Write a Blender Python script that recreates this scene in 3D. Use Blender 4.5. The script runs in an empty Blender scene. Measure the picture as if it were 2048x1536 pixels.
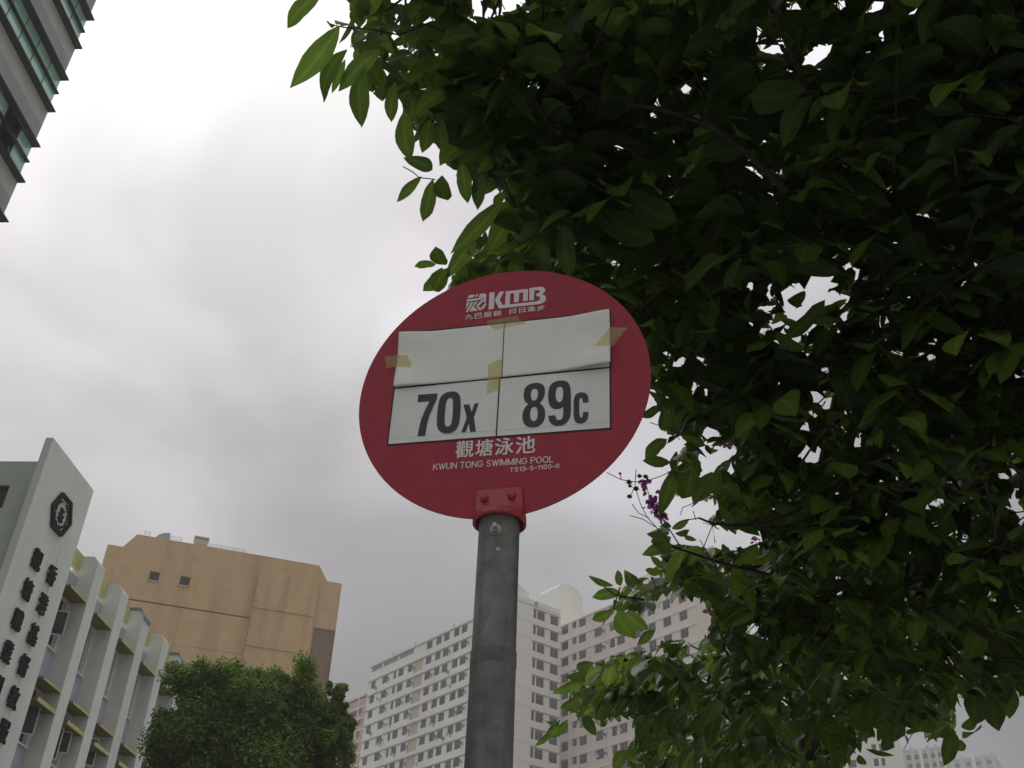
import bpy, math, random
import numpy as np
from mathutils import Matrix, Vector
from mathutils.geometry import tessellate_polygon

random.seed(7)
rng = np.random.default_rng(11)
SC = bpy.context.scene
COL = SC.collection
rad = math.radians

# ------------------------------------------------------------------ camera
F = 2090.0                      # focal length in pixels of the 2048 px wide photograph
ZEN = (121.0, 2968.0)           # zenith vanishing point, right / above the image centre
def cam_rows():
    up = np.array([ZEN[0], ZEN[1], -F]); up /= np.linalg.norm(up)
    y = np.array([0, 0, -1.0]); y = y - up * (y @ up); y /= np.linalg.norm(y)
    return np.array([np.cross(y, up), y, up])
R = cam_rows()
EYE = np.array([0, 0, 1.6])
cam_d = bpy.data.cameras.new('camera')
cam_d.sensor_width = 36.0
cam_d.lens = F / 2048 * 36.0
cam_d.clip_start = 0.05
cam_d.clip_end = 4000
cam = bpy.data.objects.new('camera', cam_d)
COL.objects.link(cam)
m = Matrix.Identity(4)
for i in range(3):
    for j in range(3):
        m[i][j] = float(R[i, j])
m.translation = Vector(EYE)
cam.matrix_world = m
SC.camera = cam

# ------------------------------------------------------------------ sky, sun, exposure
SUN_AZ, SUN_EL = -27.0, 54.0
world = bpy.data.worlds.new('World')
SC.world = world
world.use_nodes = True
nt = world.node_tree
nt.nodes.clear()
def N(tree, typ, **kw):
    n = tree.nodes.new(typ)
    for k, v in kw.items():
        if k.startswith('i_'):
            n.inputs[int(k[2:])].default_value = v
        else:
            setattr(n, k, v)
    return n
def L(tree, a, ao, b, bi):
    tree.links.new(a.outputs[ao], b.inputs[bi])
def math_node(tree, op, a, b=None, clamp=False):
    n = tree.nodes.new('ShaderNodeMath'); n.operation = op; n.use_clamp = clamp
    for i, v in enumerate((a, b)):
        if v is None: continue
        if isinstance(v, (int, float)): n.inputs[i].default_value = v
        else: tree.links.new(v, n.inputs[i])
    return n.outputs[0]
def ramp(tree, fac, stops, interp='LINEAR'):
    n = tree.nodes.new('ShaderNodeValToRGB')
    n.color_ramp.interpolation = interp
    el = n.color_ramp.elements
    while len(el) > 1: el.remove(el[-1])
    for i, (p, c) in enumerate(stops):
        e = el[0] if i == 0 else el.new(p)
        e.position = p
        e.color = (c, c, c, 1) if isinstance(c, (int, float)) else tuple(c) + (1,)
    if fac is not None: tree.links.new(fac, n.inputs[0])
    return n
sky = N(nt, 'ShaderNodeTexSky', sky_type='NISHITA', sun_disc=False,
        sun_elevation=rad(SUN_EL), sun_rotation=rad(SUN_AZ), air_density=1.5, dust_density=4.0)
bg_sky = N(nt, 'ShaderNodeBackground', i_1=0.08)
L(nt, sky, 0, bg_sky, 0)
tc = N(nt, 'ShaderNodeTexCoord')
sep = N(nt, 'ShaderNodeSeparateXYZ'); L(nt, tc, 'Generated', sep, 0)
base = ramp(nt, sep.outputs['Z'], [(0.0, .13), (.2, .205), (.30, .27), (.42, .39), (.55, .54), (.68, .68), (.80, .95), (.88, 1.4), (1.0, 2.3)], 'EASE')
n1 = N(nt, 'ShaderNodeTexNoise'); n1.inputs['Scale'].default_value = 2.6
n1.inputs['Detail'].default_value = 4; n1.inputs['Roughness'].default_value = .42; n1.inputs['Distortion'].default_value = .5
mp = N(nt, 'ShaderNodeMapping'); mp.inputs['Location'].default_value = (14.6766, 17.9582, 14.9755); mp.inputs['Scale'].default_value = (1, 1, 1.5)
L(nt, tc, 'Generated', mp, 0); L(nt, mp, 0, n1, 'Vector')
cl = ramp(nt, n1.outputs[0], [(.34, .74), (.46, .92), (.54, 1.08), (.66, 1.40)], 'EASE')
sd = Vector((math.sin(rad(SUN_AZ)) * math.cos(rad(SUN_EL)), math.cos(rad(SUN_AZ)) * math.cos(rad(SUN_EL)), math.sin(rad(SUN_EL))))
dt = N(nt, 'ShaderNodeVectorMath', operation='DOT_PRODUCT'); dt.inputs[1].default_value = sd
L(nt, tc, 'Generated', dt, 0)
glow = ramp(nt, dt.outputs['Value'], [(.72, 0.0), (.90, .08), (.97, .28), (1.0, .5)], 'EASE')
side = ramp(nt, math_node(nt, 'MULTIPLY_ADD', dt.outputs['Value'], .5), [(0, .84), (.5, .80), (.785, .78), (.875, .96), (.93, 1.0)], 'EASE'); side.inputs[0].links[0].from_node.inputs[2].default_value = .5
lum = math_node(nt, 'MULTIPLY', base.outputs[0], cl.outputs[0]); lum = math_node(nt, 'MULTIPLY', lum, side.outputs[0])
gl2 = math_node(nt, 'MULTIPLY', glow.outputs[0], cl.outputs[0])
lum = math_node(nt, 'ADD', lum, gl2)
tint = N(nt, 'ShaderNodeTexNoise'); tint.inputs['Scale'].default_value = 3.0; tint.inputs['Detail'].default_value = 1
L(nt, tc, 'Generated', tint, 'Vector')
tcol = ramp(nt, tint.outputs[0], [(.38, (.975, 1.0, .995)), (.60, (.995, .955, 1.01))])
vm = N(nt, 'ShaderNodeVectorMath', operation='SCALE')
L(nt, tcol, 0, vm, 0); nt.links.new(lum, vm.inputs['Scale'])
bg_cl = N(nt, 'ShaderNodeBackground', i_1=1.0); L(nt, vm, 0, bg_cl, 0)
mx = N(nt, 'ShaderNodeMixShader', i_0=.95); L(nt, bg_sky, 0, mx, 1); L(nt, bg_cl, 0, mx, 2)
wo = N(nt, 'ShaderNodeOutputWorld'); L(nt, mx, 0, wo, 0)

sun_d = bpy.data.lights.new('sun', 'SUN')
sun_d.energy = 1.3; sun_d.angle = rad(25); sun_d.color = (1.0, .97, .92)
sun = bpy.data.objects.new('sun', sun_d); COL.objects.link(sun)
sun.rotation_euler = (-sd).to_track_quat('-Z', 'Y').to_euler()
sun.location = (0, 0, 60)
vs = SC.view_settings
vs.view_transform = 'Standard'; vs.look = 'None'; vs.exposure = 0.0; vs.gamma = 1.0; vs.use_curve_mapping = False
SC.cycles.max_bounces = 8
SC.cycles.transparent_max_bounces = 16
SC.cycles.transmission_bounces = 6
SC.cycles.volume_bounces = 1

# ------------------------------------------------------------------ materials
MATS = {}
def mat(name, col, rough=.8, var=.12, scale=6.0, bump=0.0, metal=0.0, spec=.4, streak=0.0, stain=None, obj_random=0.0, speck=0.0, bdist=.02):
    """procedural paint / plaster: colour noise, optional vertical rain streaks, optional specks, fine bump"""
    if name in MATS: return MATS[name]
    mt = bpy.data.materials.new(name); mt.use_nodes = True
    t = mt.node_tree; b = t.nodes['Principled BSDF']
    b.inputs['Roughness'].default_value = rough
    b.inputs['Metallic'].default_value = metal
    b.inputs['Specular IOR Level'].default_value = spec
    co = N(t, 'ShaderNodeTexCoord')
    no = N(t, 'ShaderNodeTexNoise'); no.inputs['Scale'].default_value = scale; no.inputs['Detail'].default_value = 6; no.inputs['Roughness'].default_value = .6
    L(t, co, 'Object', no, 'Vector')
    lo = tuple(max(0, c * (1 - var)) for c in col); hi = tuple(min(1, c * (1 + var)) for c in col)
    cr = ramp(t, no.outputs[0], [(.3, lo), (.7, hi)])
    cur = cr.outputs[0]
    if streak:
        mpn = N(t, 'ShaderNodeMapping'); mpn.inputs['Scale'].default_value = (scale * .55, scale * .55, scale * .03)
        L(t, co, 'Object', mpn, 0)
        n2 = N(t, 'ShaderNodeTexNoise'); n2.inputs['Scale'].default_value = 1.0; n2.inputs['Detail'].default_value = 5
        L(t, mpn, 0, n2, 'Vector')
        r2 = ramp(t, n2.outputs[0], [(.48, 0.0), (.72, streak)])
        mxn = N(t, 'ShaderNodeMix', data_type='RGBA'); t.links.new(r2.outputs[0], mxn.inputs[0]); t.links.new(cur, mxn.inputs[6])
        st = stain or tuple(c * .45 for c in col)
        mxn.inputs[7].default_value = (*st, 1); cur = mxn.outputs[2]
    if speck:
        n3 = N(t, 'ShaderNodeTexNoise'); n3.inputs['Scale'].default_value = speck; n3.inputs['Detail'].default_value = 2
        L(t, co, 'Object', n3, 'Vector')
        r3 = ramp(t, n3.outputs[0], [(.70, 0.0), (.76, .55)])
        mxn = N(t, 'ShaderNodeMix', data_type='RGBA'); t.links.new(r3.outputs[0], mxn.inputs[0]); t.links.new(cur, mxn.inputs[6])
        mxn.inputs[7].default_value = (*[c * .35 for c in col], 1); cur = mxn.outputs[2]
    if obj_random:
        oi = N(t, 'ShaderNodeObjectInfo')
        hs = N(t, 'ShaderNodeHueSaturation')
        v = math_node(t, 'MULTIPLY_ADD', oi.outputs['Random'], obj_random); 
        v.node.inputs[2].default_value = 1 - obj_random * .5
        t.links.new(v, hs.inputs['Value']); t.links.new(cur, hs.inputs['Color']); cur = hs.outputs[0]
    t.links.new(cur, b.inputs['Base Color'])
    if bump:
        bp = N(t, 'ShaderNodeBump'); bp.inputs['Strength'].default_value = bump; bp.inputs['Distance'].default_value = bdist
        n4 = N(t, 'ShaderNodeTexNoise'); n4.inputs['Scale'].default_value = scale * 12; n4.inputs['Detail'].default_value = 4
        L(t, co, 'Object', n4, 'Vector'); L(t, n4, 0, bp, 'Height'); L(t, bp, 0, b, 'Normal')
    MATS[name] = mt
    return mt

def leaf_mat(name, top, trans, tw=.5, rnd=.5, rough=.5, rib=False):
    mt = bpy.data.materials.new(name); mt.use_nodes = True
    t = mt.node_tree; b = t.nodes['Principled BSDF']; out = t.nodes['Material Output']
    co = N(t, 'ShaderNodeTexCoord')
    no = N(t, 'ShaderNodeTexNoise'); no.inputs['Scale'].default_value = 3.0; no.inputs['Detail'].default_value = 3
    L(t, co, 'Object', no, 'Vector')
    vc = N(t, 'ShaderNodeVertexColor', layer_name='tone')
    sp = N(t, 'ShaderNodeSeparateColor'); L(t, vc, 0, sp, 0)
    k = math_node(t, 'MULTIPLY_ADD', sp.outputs[0], rnd); k.node.inputs[2].default_value = 1 - rnd * .5
    k2 = math_node(t, 'MULTIPLY_ADD', no.outputs[0], .5); k2.node.inputs[2].default_value = .75
    k = math_node(t, 'MULTIPLY', k, k2)
    rb = math_node(t, 'POWER', sp.outputs[1], 9.0); rb = math_node(t, 'MULTIPLY_ADD', rb, .55 if rib else 0.0); rb.node.inputs[2].default_value = 1.0
    k = math_node(t, 'MULTIPLY', k, rb)
    def scaled(c):
        v = N(t, 'ShaderNodeVectorMath', operation='SCALE'); v.inputs[0].default_value = c
        t.links.new(k, v.inputs['Scale']); return v
    a = scaled(top); L(t, a, 0, b, 'Base Color')
    b.inputs['Roughness'].default_value = rough; b.inputs['Specular IOR Level'].default_value = .22
    tr = N(t, 'ShaderNodeBsdfTranslucent'); c = scaled(trans); L(t, c, 0, tr, 0)
    ms = N(t, 'ShaderNodeMixShader', i_0=tw); L(t, b, 0, ms, 1); L(t, tr, 0, ms, 2); L(t, ms, 0, out, 0)
    MATS[name] = mt
    return mt

# ------------------------------------------------------------------ mesh helpers
class MB:
    """collects polygons and links them as ONE mesh object"""
    def __init__(s): s.v = []; s.f = []; s.m = []; s.tone = []
    def add(s, vs_, fs, mi=0, tone=.5):
        o = len(s.v); s.v += [tuple(map(float, p)) for p in vs_]
        for f in fs: s.f.append(tuple(i + o for i in f)); s.m.append(mi); s.tone.append(tone)
        return s
    def box(s, x0, x1, y0, y1, z0, z1, mi=0):
        v = [(x, y, z) for z in (z0, z1) for y in (y0, y1) for x in (x0, x1)]
        return s.add(v, [(0, 2, 3, 1), (4, 5, 7, 6), (0, 1, 5, 4), (2, 6, 7, 3), (0, 4, 6, 2), (1, 3, 7, 5)], mi)
    def prism_y(s, poly, y0, y1, mi=0):
        """polygon in x,z (counter-clockwise seen from -y) extruded along y"""
        n = len(poly); v = [(x, y0, z) for x, z in poly] + [(x, y1, z) for x, z in poly]
        tri = tessellate_polygon([[Vector((x, z, 0)) for x, z in poly]])
        f = [tuple(t) for t in tri] + [tuple(i + n for i in reversed(t)) for t in tri]
        f += [(i, i + n, (i + 1) % n + n, (i + 1) % n) for i in range(n)]
        return s.add(v, f, mi)
    def prism_z(s, poly, z0, z1, mi=0):
        n = len(poly); v = [(x, y, z0) for x, y in poly] + [(x, y, z1) for x, y in poly]
        tri = tessellate_polygon([[Vector((x, y, 0)) for x, y in poly]])
        f = [tuple(reversed(t)) for t in tri] + [tuple(i + n for i in t) for t in tri]
        f += [(i, (i + 1) % n, (i + 1) % n + n, i + n) for i in range(n)]
        return s.add(v, f, mi)
    def facade(s, x0, x1, z0, z1, holes, depth=.25, y=0.0, mi=0, mr=None, z0b=None):
        """flat wall (facing -y) with real openings and their reveals"""
        mr = mi if mr is None else mr
        xs = sorted({x0, x1, *[h[0] for h in holes], *[h[1] for h in holes]})
        zs = sorted({z0, z1, *[h[2] for h in holes], *[h[3] for h in holes]})
        xs = [x for x in xs if x0 <= x <= x1]; zs = [z for z in zs if z0 <= z <= z1]
        for j in range(len(zs) - 1):
            run = None
            for i in range(len(xs) - 1):
                cx, cz = (xs[i] + xs[i + 1]) / 2, (zs[j] + zs[j + 1]) / 2
                inh = any(h[0] < cx < h[1] and h[2] < cz < h[3] for h in holes)
                if not inh:
                    run = (xs[i] if run is None else run[0], xs[i + 1]) if run else (xs[i], xs[i + 1])
                if (inh or i == len(xs) - 2) and run:
                    s.add([(run[0], y, zs[j]), (run[1], y, zs[j]), (run[1], y, zs[j + 1]), (run[0], y, zs[j + 1])], [(0, 1, 2, 3)], mi)
                    run = None
        for a, b, c, d in holes:
            q = [(a, c), (b, c), (b, d), (a, d)]
            for k in range(4):
                (p, r), (p2, r2) = q[k], q[(k + 1) % 4]
                s.add([(p, y, r), (p2, y, r2), (p2, y + depth, r2), (p, y + depth, r)], [(0, 1, 2, 3)], mr)
        return s
    def tube(s, pts, radii, n=8, mi=0, cap=True):
        pts = [Vector(p) for p in pts]
        if isinstance(radii, (int, float)): radii = [radii] * len(pts)
        ring = []; up = Vector((0, 0, 1))
        for i, p in enumerate(pts):
            d = (pts[min(i + 1, len(pts) - 1)] - pts[max(i - 1, 0)]).normalized()
            a = d.cross(up if abs(d.dot(up)) < .95 else Vector((1, 0, 0))).normalized(); b = d.cross(a)
            ring.append([p + (a * math.cos(2 * math.pi * k / n) + b * math.sin(2 * math.pi * k / n)) * radii[i] for k in range(n)])
        v = [q for r_ in ring for q in r_]; f = []
        for i in range(len(pts) - 1):
            for k in range(n):
                f.append((i * n + k, (i + 1) * n + k, (i + 1) * n + (k + 1) % n, i * n + (k + 1) % n))
        if cap: f += [tuple(range(n)), tuple(reversed(range((len(pts) - 1) * n, len(pts) * n)))]
        return s.add(v, f, mi)
    def build(s, name, mats, parent=None, smooth=False, tone=False):
        me = bpy.data.meshes.new(name)
        me.from_pydata(s.v, [], s.f)
        for q in (mats if isinstance(mats, (list, tuple)) else [mats]): me.materials.append(q)
        if any(s.m): me.polygons.foreach_set('material_index', s.m)
        if smooth: me.polygons.foreach_set('use_smooth', [True] * len(s.f))
        if tone:
            ca = me.color_attributes.new('tone', 'FLOAT_COLOR', 'CORNER')
            arr = np.ones((len(me.loops), 4), np.float32)
            arr[:, :3] = np.repeat(np.array(s.tone, np.float32), [len(f) for f in s.f])[:, None]
            ca.data.foreach_set('color', arr.ravel())
        me.update()
        o = bpy.data.objects.new(name, me); COL.objects.link(o)
        if parent is not None: o.parent = parent
        return o
def inst(src, parent, loc=(0, 0, 0), rot=None, scl=None, name=None):
    o = src.copy(); COL.objects.link(o); o.parent = parent; o.location = loc
    if rot is not None: o.rotation_euler = rot
    if scl is not None: o.scale = scl
    return o
def thing(name, label, cat, loc=(0, 0, 0), rz=0.0, group=None):
    o = bpy.data.objects.new(name, None); COL.objects.link(o)
    o.location = loc; o.rotation_euler = (0, 0, rz); o['label'] = label; o['category'] = cat
    o.empty_display_size = .5
    if group: o['group'] = group
    return o
def kind(o, k): o['kind'] = k; return o

class Frame:
    """a building whose main face runs along azimuth az (clockwise from the view direction), at signed offset off;
    local x runs along that face from s0, local y runs into the building, z is up"""
    def __init__(s, az, off, s0):
        a = rad(az); s.u = np.array([math.sin(a), math.cos(a), 0]); s.n = np.array([math.cos(a), -math.sin(a), 0])
        s.off, s.s0 = off, s0
        p = s.u * s0 + s.n * off
        s.loc = (float(p[0]), float(p[1]), 0); s.rz = math.pi / 2 - a

# ------------------------------------------------------------------ ground
asph = mat('asphalt', (.075, .075, .077), .9, .25, 3, .3)
pave = mat('paving_concrete', (.34, .33, .30), .9, .18, 2, .3, speck=30)
kerbm = mat('kerb_stone', (.3, .3, .29), .85, .15, 4, .2)
soil = mat('ground_earth', (.17, .165, .13), .95, .3, .05, 0)
kind(MB().add([(-1500, -1500, -.16), (1500, -1500, -.16), (1500, 1500, -.16), (-1500, 1500, -.16)], [(0, 1, 2, 3)]).build('ground', soil), 'structure')
kind(MB().box(-14, -3.2, -80, 160, -.155, -.12).build('road', asph), 'structure')
kind(MB().box(-3.0, 9, -80, 160, -.155, 0).build('pavement', pave), 'structure')
kind(MB().box(-3.2, -3.004, -80, 160, -.155, .002).build('kerb', kerbm), 'structure')
white_line = mat('road_marking', (.7, .7, .66), .8, .15, 8)
mbl = MB()
for k in range(30): mbl.box(-8.65, -8.52, -60 + k * 7, -57 + k * 7, -.119, -.116)
kind(mbl.build('road_marking', white_line), 'structure')

# ------------------------------------------------------------------ air
hz = bpy.data.materials.new('haze_air'); hz.use_nodes = True
ht = hz.node_tree; ht.nodes.clear()
pv = N(ht, 'ShaderNodeVolumePrincipled'); pv.inputs['Density'].default_value = .0009
pv.inputs['Color'].default_value = (.93, .93, .96, 1); pv.inputs['Anisotropy'].default_value = .2
ho = N(ht, 'ShaderNodeOutputMaterial'); L(ht, pv, 0, ho, 'Volume')
HAZE = True
if HAZE:
    kind(MB().box(-700, 700, -300, 800, -1.2, 125).build('haze', hz), 'stuff')
# ------------------------------------------------------------------ shared building materials
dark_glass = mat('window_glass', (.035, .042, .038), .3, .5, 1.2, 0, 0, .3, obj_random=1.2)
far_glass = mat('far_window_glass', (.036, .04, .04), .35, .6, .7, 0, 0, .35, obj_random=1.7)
white_frame = mat('white_window_frame', (.62, .63, .6), .6, .08, 10)
alu_frame = mat('aluminium_frame', (.2, .21, .205), .5, .1, 10)
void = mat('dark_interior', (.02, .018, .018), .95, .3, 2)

def prism_x(mb, poly, x0, x1, mi=0):
    """polygon in y,z extruded along x"""
    n = len(poly); v = [(x0, y, z) for y, z in poly] + [(x1, y, z) for y, z in poly]
    tri = tessellate_polygon([[Vector((y, z, 0)) for y, z in poly]])
    f = [tuple(reversed(t)) for t in tri] + [tuple(i + n for i in t) for t in tri]
    f += [(i, (i + 1) % n, (i + 1) % n + n, i + n) for i in range(n)]
    return mb.add(v, f, mi)

def window_mesh(w, h, bars=1, transom=.3, t=.05, d=.06, curtain=False):
    """frame (slot 0) and glass (slot 1), origin at the lower left corner, facing -y"""
    mb = MB()
    mb.box(0, w, 0, d, 0, t); mb.box(0, w, 0, d, h - t, h); mb.box(0, t, 0, d, t, h - t); mb.box(w - t, w, 0, d, t, h - t)
    for k in range(bars):
        x = w * (k + 1) / (bars + 1); mb.box(x - t * .4, x + t * .4, .005, d - .005, t, h - t)
    if transom:
        z = h * (1 - transom); mb.box(t, w - t, .012, d - .012, z - t * .35, z + t * .35)
    mb.add([(t, d * .6, t), (w - t, d * .6, t), (w - t, d * .6, h - t), (t, d * .6, h - t)], [(0, 1, 2, 3)], 1)
    return mb

# ================================================================== school building with the lettered slab
sc_f = Frame(4.2, -17.66, 29.2)
school = thing('school_building', 'white school building with lettered end slab and yellow sunshades between its fins, at lower left', 'school', sc_f.loc, sc_f.rz)
plaster = mat('white_plaster', (.68, .715, .66), .85, .05, 1.4, .15, streak=.22, stain=(.25, .26, .24))
plaster2 = mat('grey_green_plaster', (.50, .54, .485), .85, .08, 1.2, .15, streak=.3)
lilac = mat('lilac_paint', (.42, .40, .50), .85, .08, 2)
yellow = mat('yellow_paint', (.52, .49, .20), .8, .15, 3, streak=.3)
soffit = mat('shaded_soffit', (.17, .14, .055), .9, .25, 2)  # underside shade of the yellow sunshades put into a darker brown
shade_wall = plaster
yellow2 = mat('ochre_paint', (.42, .33, .12), .8, .15, 3)
teal_cap = mat('weathered_coping', (.16, .22, .19), .8, .25, 5)
char_m = mat('dark_bronze_lettering', (.012, .013, .011), .8, .3, 8, spec=.15)
slab = MB().box(0, 3.64, 0, .26, 0, 20.0).build('sign_slab', plaster, school)
MB().box(2.62, 2.64, -.006, 0, 11, 17.2).build('joint', plaster2, slab)
# stair block behind the slab, with its end wall and window
sb = MB(); sb.facade(-8, -.27, 0, 19.3, [(-3.0, -1.18, 17.52, 18.38), (-3.0, -1.18, 14.2, 15.1)], .2)
ew = sb.build('end_wall', plaster2, school); ew.location = (.4, 0, 0); ew.rotation_euler = (0, 0, -math.pi / 2)
MB().box(.42, 3.3, .27, .3, 0, 19.29).box(.42, 3.3, 7.9, 7.98, 0, 19.29).box(3.25, 3.3, .3, 7.9, 17.2, 19.29).box(.42, 3.3, .3, 7.9, 19.1, 19.2).build('stair_block', plaster2, school)
for z0, z1 in ((17.52, 18.38), (14.2, 15.1)):
    wf = window_mesh(1.82, z1 - z0, 2, .45).build('window', [mat('bronze_frame', (.06, .05, .045), .6), dark_glass], school)
    wf.location = (.52, 3.0, z0); wf.rotation_euler = (0, 0, -math.pi / 2)
XF = [5.46 + .04 + 2.52 * k for k in range(9)]
FW = .7
bays = [(3.64, XF[0])] + [(XF[k] + FW, XF[k + 1]) for k in range(8)]
WY = .65
holes = []
wins = []
for b, (x0, x1) in enumerate(bays):
    for k in range(5):
        H = 16.45 - 3.3 * k
        zt = H - .05; zb = H - 1.93
        if zb < 1: continue
        holes.append((x0 + .12, x1 - .12, zb, zt)); wins.append((b, k, x0 + .12, x1 - .12, zb, zt))
mw = MB(); mw.facade(3.66, 27.5, 0, 17.38, holes, .28, y=WY)
mw.box(3.66, 27.5, WY + .001, 9, 17.3, 17.379)
mw.build('wall', plaster, school)
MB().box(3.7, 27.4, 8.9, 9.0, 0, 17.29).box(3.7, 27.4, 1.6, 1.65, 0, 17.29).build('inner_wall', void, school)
fin0 = None
for k, x in enumerate(XF):
    mb = MB(); prism_x(mb, [(.9, 0), (0, 0), (0, 18.03), (.2, 18.24), (.9, 18.24)], x, x + FW)
    fb = mb.build('fin', plaster, school)
    if k in (2, 4):
        mb = MB(); prism_x(mb, [(.95, 18.245), (.19, 18.245), (-.035, 18.02), (-.035, 17.86), (-.004, 17.86), (-.004, 18.03), (.2, 18.36), (.95, 18.36)], x - .03, x + FW + .03)
        mb.build('coping', teal_cap, fb)
frame_cache = {}
for b, (x0, x1) in enumerate(bays):
    w = x1 - x0
    # roof beam with the gap of sky under it
    MB().box(x0 + .002, x1 - .002, WY - .02, WY + .16, 17.67, 18.26).build('roof_beam', yellow, school)
    for k in range(5):
        H = 16.45 - 3.3 * k
        top = 17.375 if k == 0 else H + 1.33
        MB().box(x0 + .004, x1 - .004, WY - .025, WY - .002, H + .02, top).build('spandrel_panel', lilac, school)
        # sunshades; the upper one is thin, the lower one thick with a painted edge
        near = x0 + (.42 if b == 0 else .36)
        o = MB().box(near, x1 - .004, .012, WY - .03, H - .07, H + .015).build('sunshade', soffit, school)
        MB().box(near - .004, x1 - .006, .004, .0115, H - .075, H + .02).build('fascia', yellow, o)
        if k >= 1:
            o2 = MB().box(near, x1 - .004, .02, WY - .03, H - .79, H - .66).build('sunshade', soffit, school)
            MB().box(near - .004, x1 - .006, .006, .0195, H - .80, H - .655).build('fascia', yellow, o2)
for (b, k, x0, x1, zb, zt) in wins:
    w, h = x1 - x0, zt - zb
    key = round(w, 2)
    if key not in frame_cache:
        mb = MB(); t = .045
        mb.box(0, w, 0, .06, 0, t).box(0, w, 0, .06, h - t, h).box(0, t, 0, .06, t, h - t).box(w - t, w, 0, .06, t, h - t)
        mb.box(w / 2 - t / 2, w / 2 + t / 2, .004, .056, t, h - t).box(t, w - t, .008, .05, h * .66 - t / 2, h * .66 + t / 2)
        f = mb.build('window', white_frame, school)
        p = MB().box(t, w - t, .025, .035, t, h - t).build('pane', dark_glass, f)
        frame_cache[key] = (f, p); f.location = (x0, WY + .12, zb)
    else:
        f0, p0 = frame_cache[key]
        f = inst(f0, school, (x0, WY + .12, zb)); p = inst(p0, f)
    MB().box(x0 - .06, x1 + .03, WY - .11, WY + .1, zb - .07, zb - .003).build('sill', white_frame, school)
# casements standing open
def casement(x, z, w, h, ang, hinge_left=True):
    mb = MB(); t = .04
    mb.box(0, w, 0, .035, 0, t).box(0, w, 0, .035, h - t, h).box(0, t, 0, .035, t, h - t).box(w - t, w, 0, .035, t, h - t)
    o = mb.build('casement', white_frame, school); o.location = (x, WY + .08, z); o.rotation_euler = (0, 0, rad(ang))
    MB().box(t, w - t, .012, .02, t, h - t).build('pane', dark_glass, o)
casement(XF[1] - .75, 16.45 - 3.3 - 1.55, .6, .75, -68)
casement(XF[1] - 1.4, 16.45 - 3.3 - 1.9, .6, 1.1, -50)
casement(XF[0] - .95, 16.45 - 3.3 - 1.7, .6, .95, -60)
casement(XF[0] - .7, 16.45 - 1.5, .5, .9, -62)
casement(XF[2] - .9, 16.45 - 3.3 - 1.3, .6, 1.0, -45)

# ---- lettering
def text_mesh(body, bold=.0, depth=0.0, res=4):
    cu = bpy.data.curves.new('lettering', 'FONT'); cu.body = body; cu.size = 1.0
    cu.offset = bold; cu.extrude = depth; cu.resolution_u = res; cu.fill_mode = 'BOTH'
    o = bpy.data.objects.new('lettering', cu); COL.objects.link(o)
    bpy.context.view_layer.update()
    dg = bpy.context.evaluated_depsgraph_get()
    me = bpy.data.meshes.new_from_object(o.evaluated_get(dg), depsgraph=dg)
    bpy.data.objects.remove(o); bpy.data.curves.remove(cu)
    return me
def fit_text(body, x0, x1, z0, z1, y, material, parent, name='lettering', bold=0.0, depth=0.0, rot=0.0, slant=0.0):
    """text laid in the x,z plane of parent, facing -y, filling the given box"""
    me = text_mesh(body, bold, 1.0 if depth else 0.0)
    n = len(me.vertices); co = np.empty(n * 3, np.float32); me.vertices.foreach_get('co', co); co = co.reshape(-1, 3)
    lo, hi = co.min(0), co.max(0)
    X = (co[:, 0] - lo[0]) / (hi[0] - lo[0]); Z = (co[:, 1] - lo[1]) / (hi[1] - lo[1])
    X = x0 + (x1 - x0) * X + slant * Z * (z1 - z0); Z = z0 + (z1 - z0) * Z
    cx, cz = (x0 + x1) / 2, (z0 + z1) / 2
    c, s_ = math.cos(rot), math.sin(rot)
    X, Z = cx + (X - cx) * c - (Z - cz) * s_, cz + (X - cx) * s_ + (Z - cz) * c
    Y = y - np.where(co[:, 2] > 0, depth, 0)
    out = np.stack([X, Y, Z], 1).astype(np.float32)
    me.vertices.foreach_set('co', out.ravel()); me.name = name
    me.materials.clear(); me.materials.append(material); me.update()
    o = bpy.data.objects.new(name, me); COL.objects.link(o); o.parent = parent
    return o
def join_all(objs):
    V, Fc = [], []
    for o in objs:
        n = len(V); V += [tuple(v.co) for v in o.data.vertices]; Fc += [tuple(i + n for i in p.vertices) for p in o.data.polygons]
    me = bpy.data.meshes.new('character'); me.from_pydata(V, [], Fc); me.materials.append(objs[0].data.materials[0]); me.update()
    par = objs[0].parent
    for o in objs: bpy.data.objects.remove(o)
    n_ = bpy.data.objects.new('character', me); COL.objects.link(n_); n_.parent = par
for col, cx in (('香港基督教服務處', 31.66), ('觀塘職業訓練中心', 30.48)):
    for k, ch in enumerate(col):
        zc = 16.08 - 1.043 * k
        cps = [fit_text(ch, cx - 29.2 - .29 + dx, cx - 29.2 + .27 + dx, zc - .33 + dz, zc + .32 + dz, -.03 - .0015 * q, char_m, slab, 'character', .0, .07) for q, (dx, dz) in enumerate(((0, 0), (.022, 0), (.022, .018), (0, .018)))]
        join_all(cps)
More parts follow.
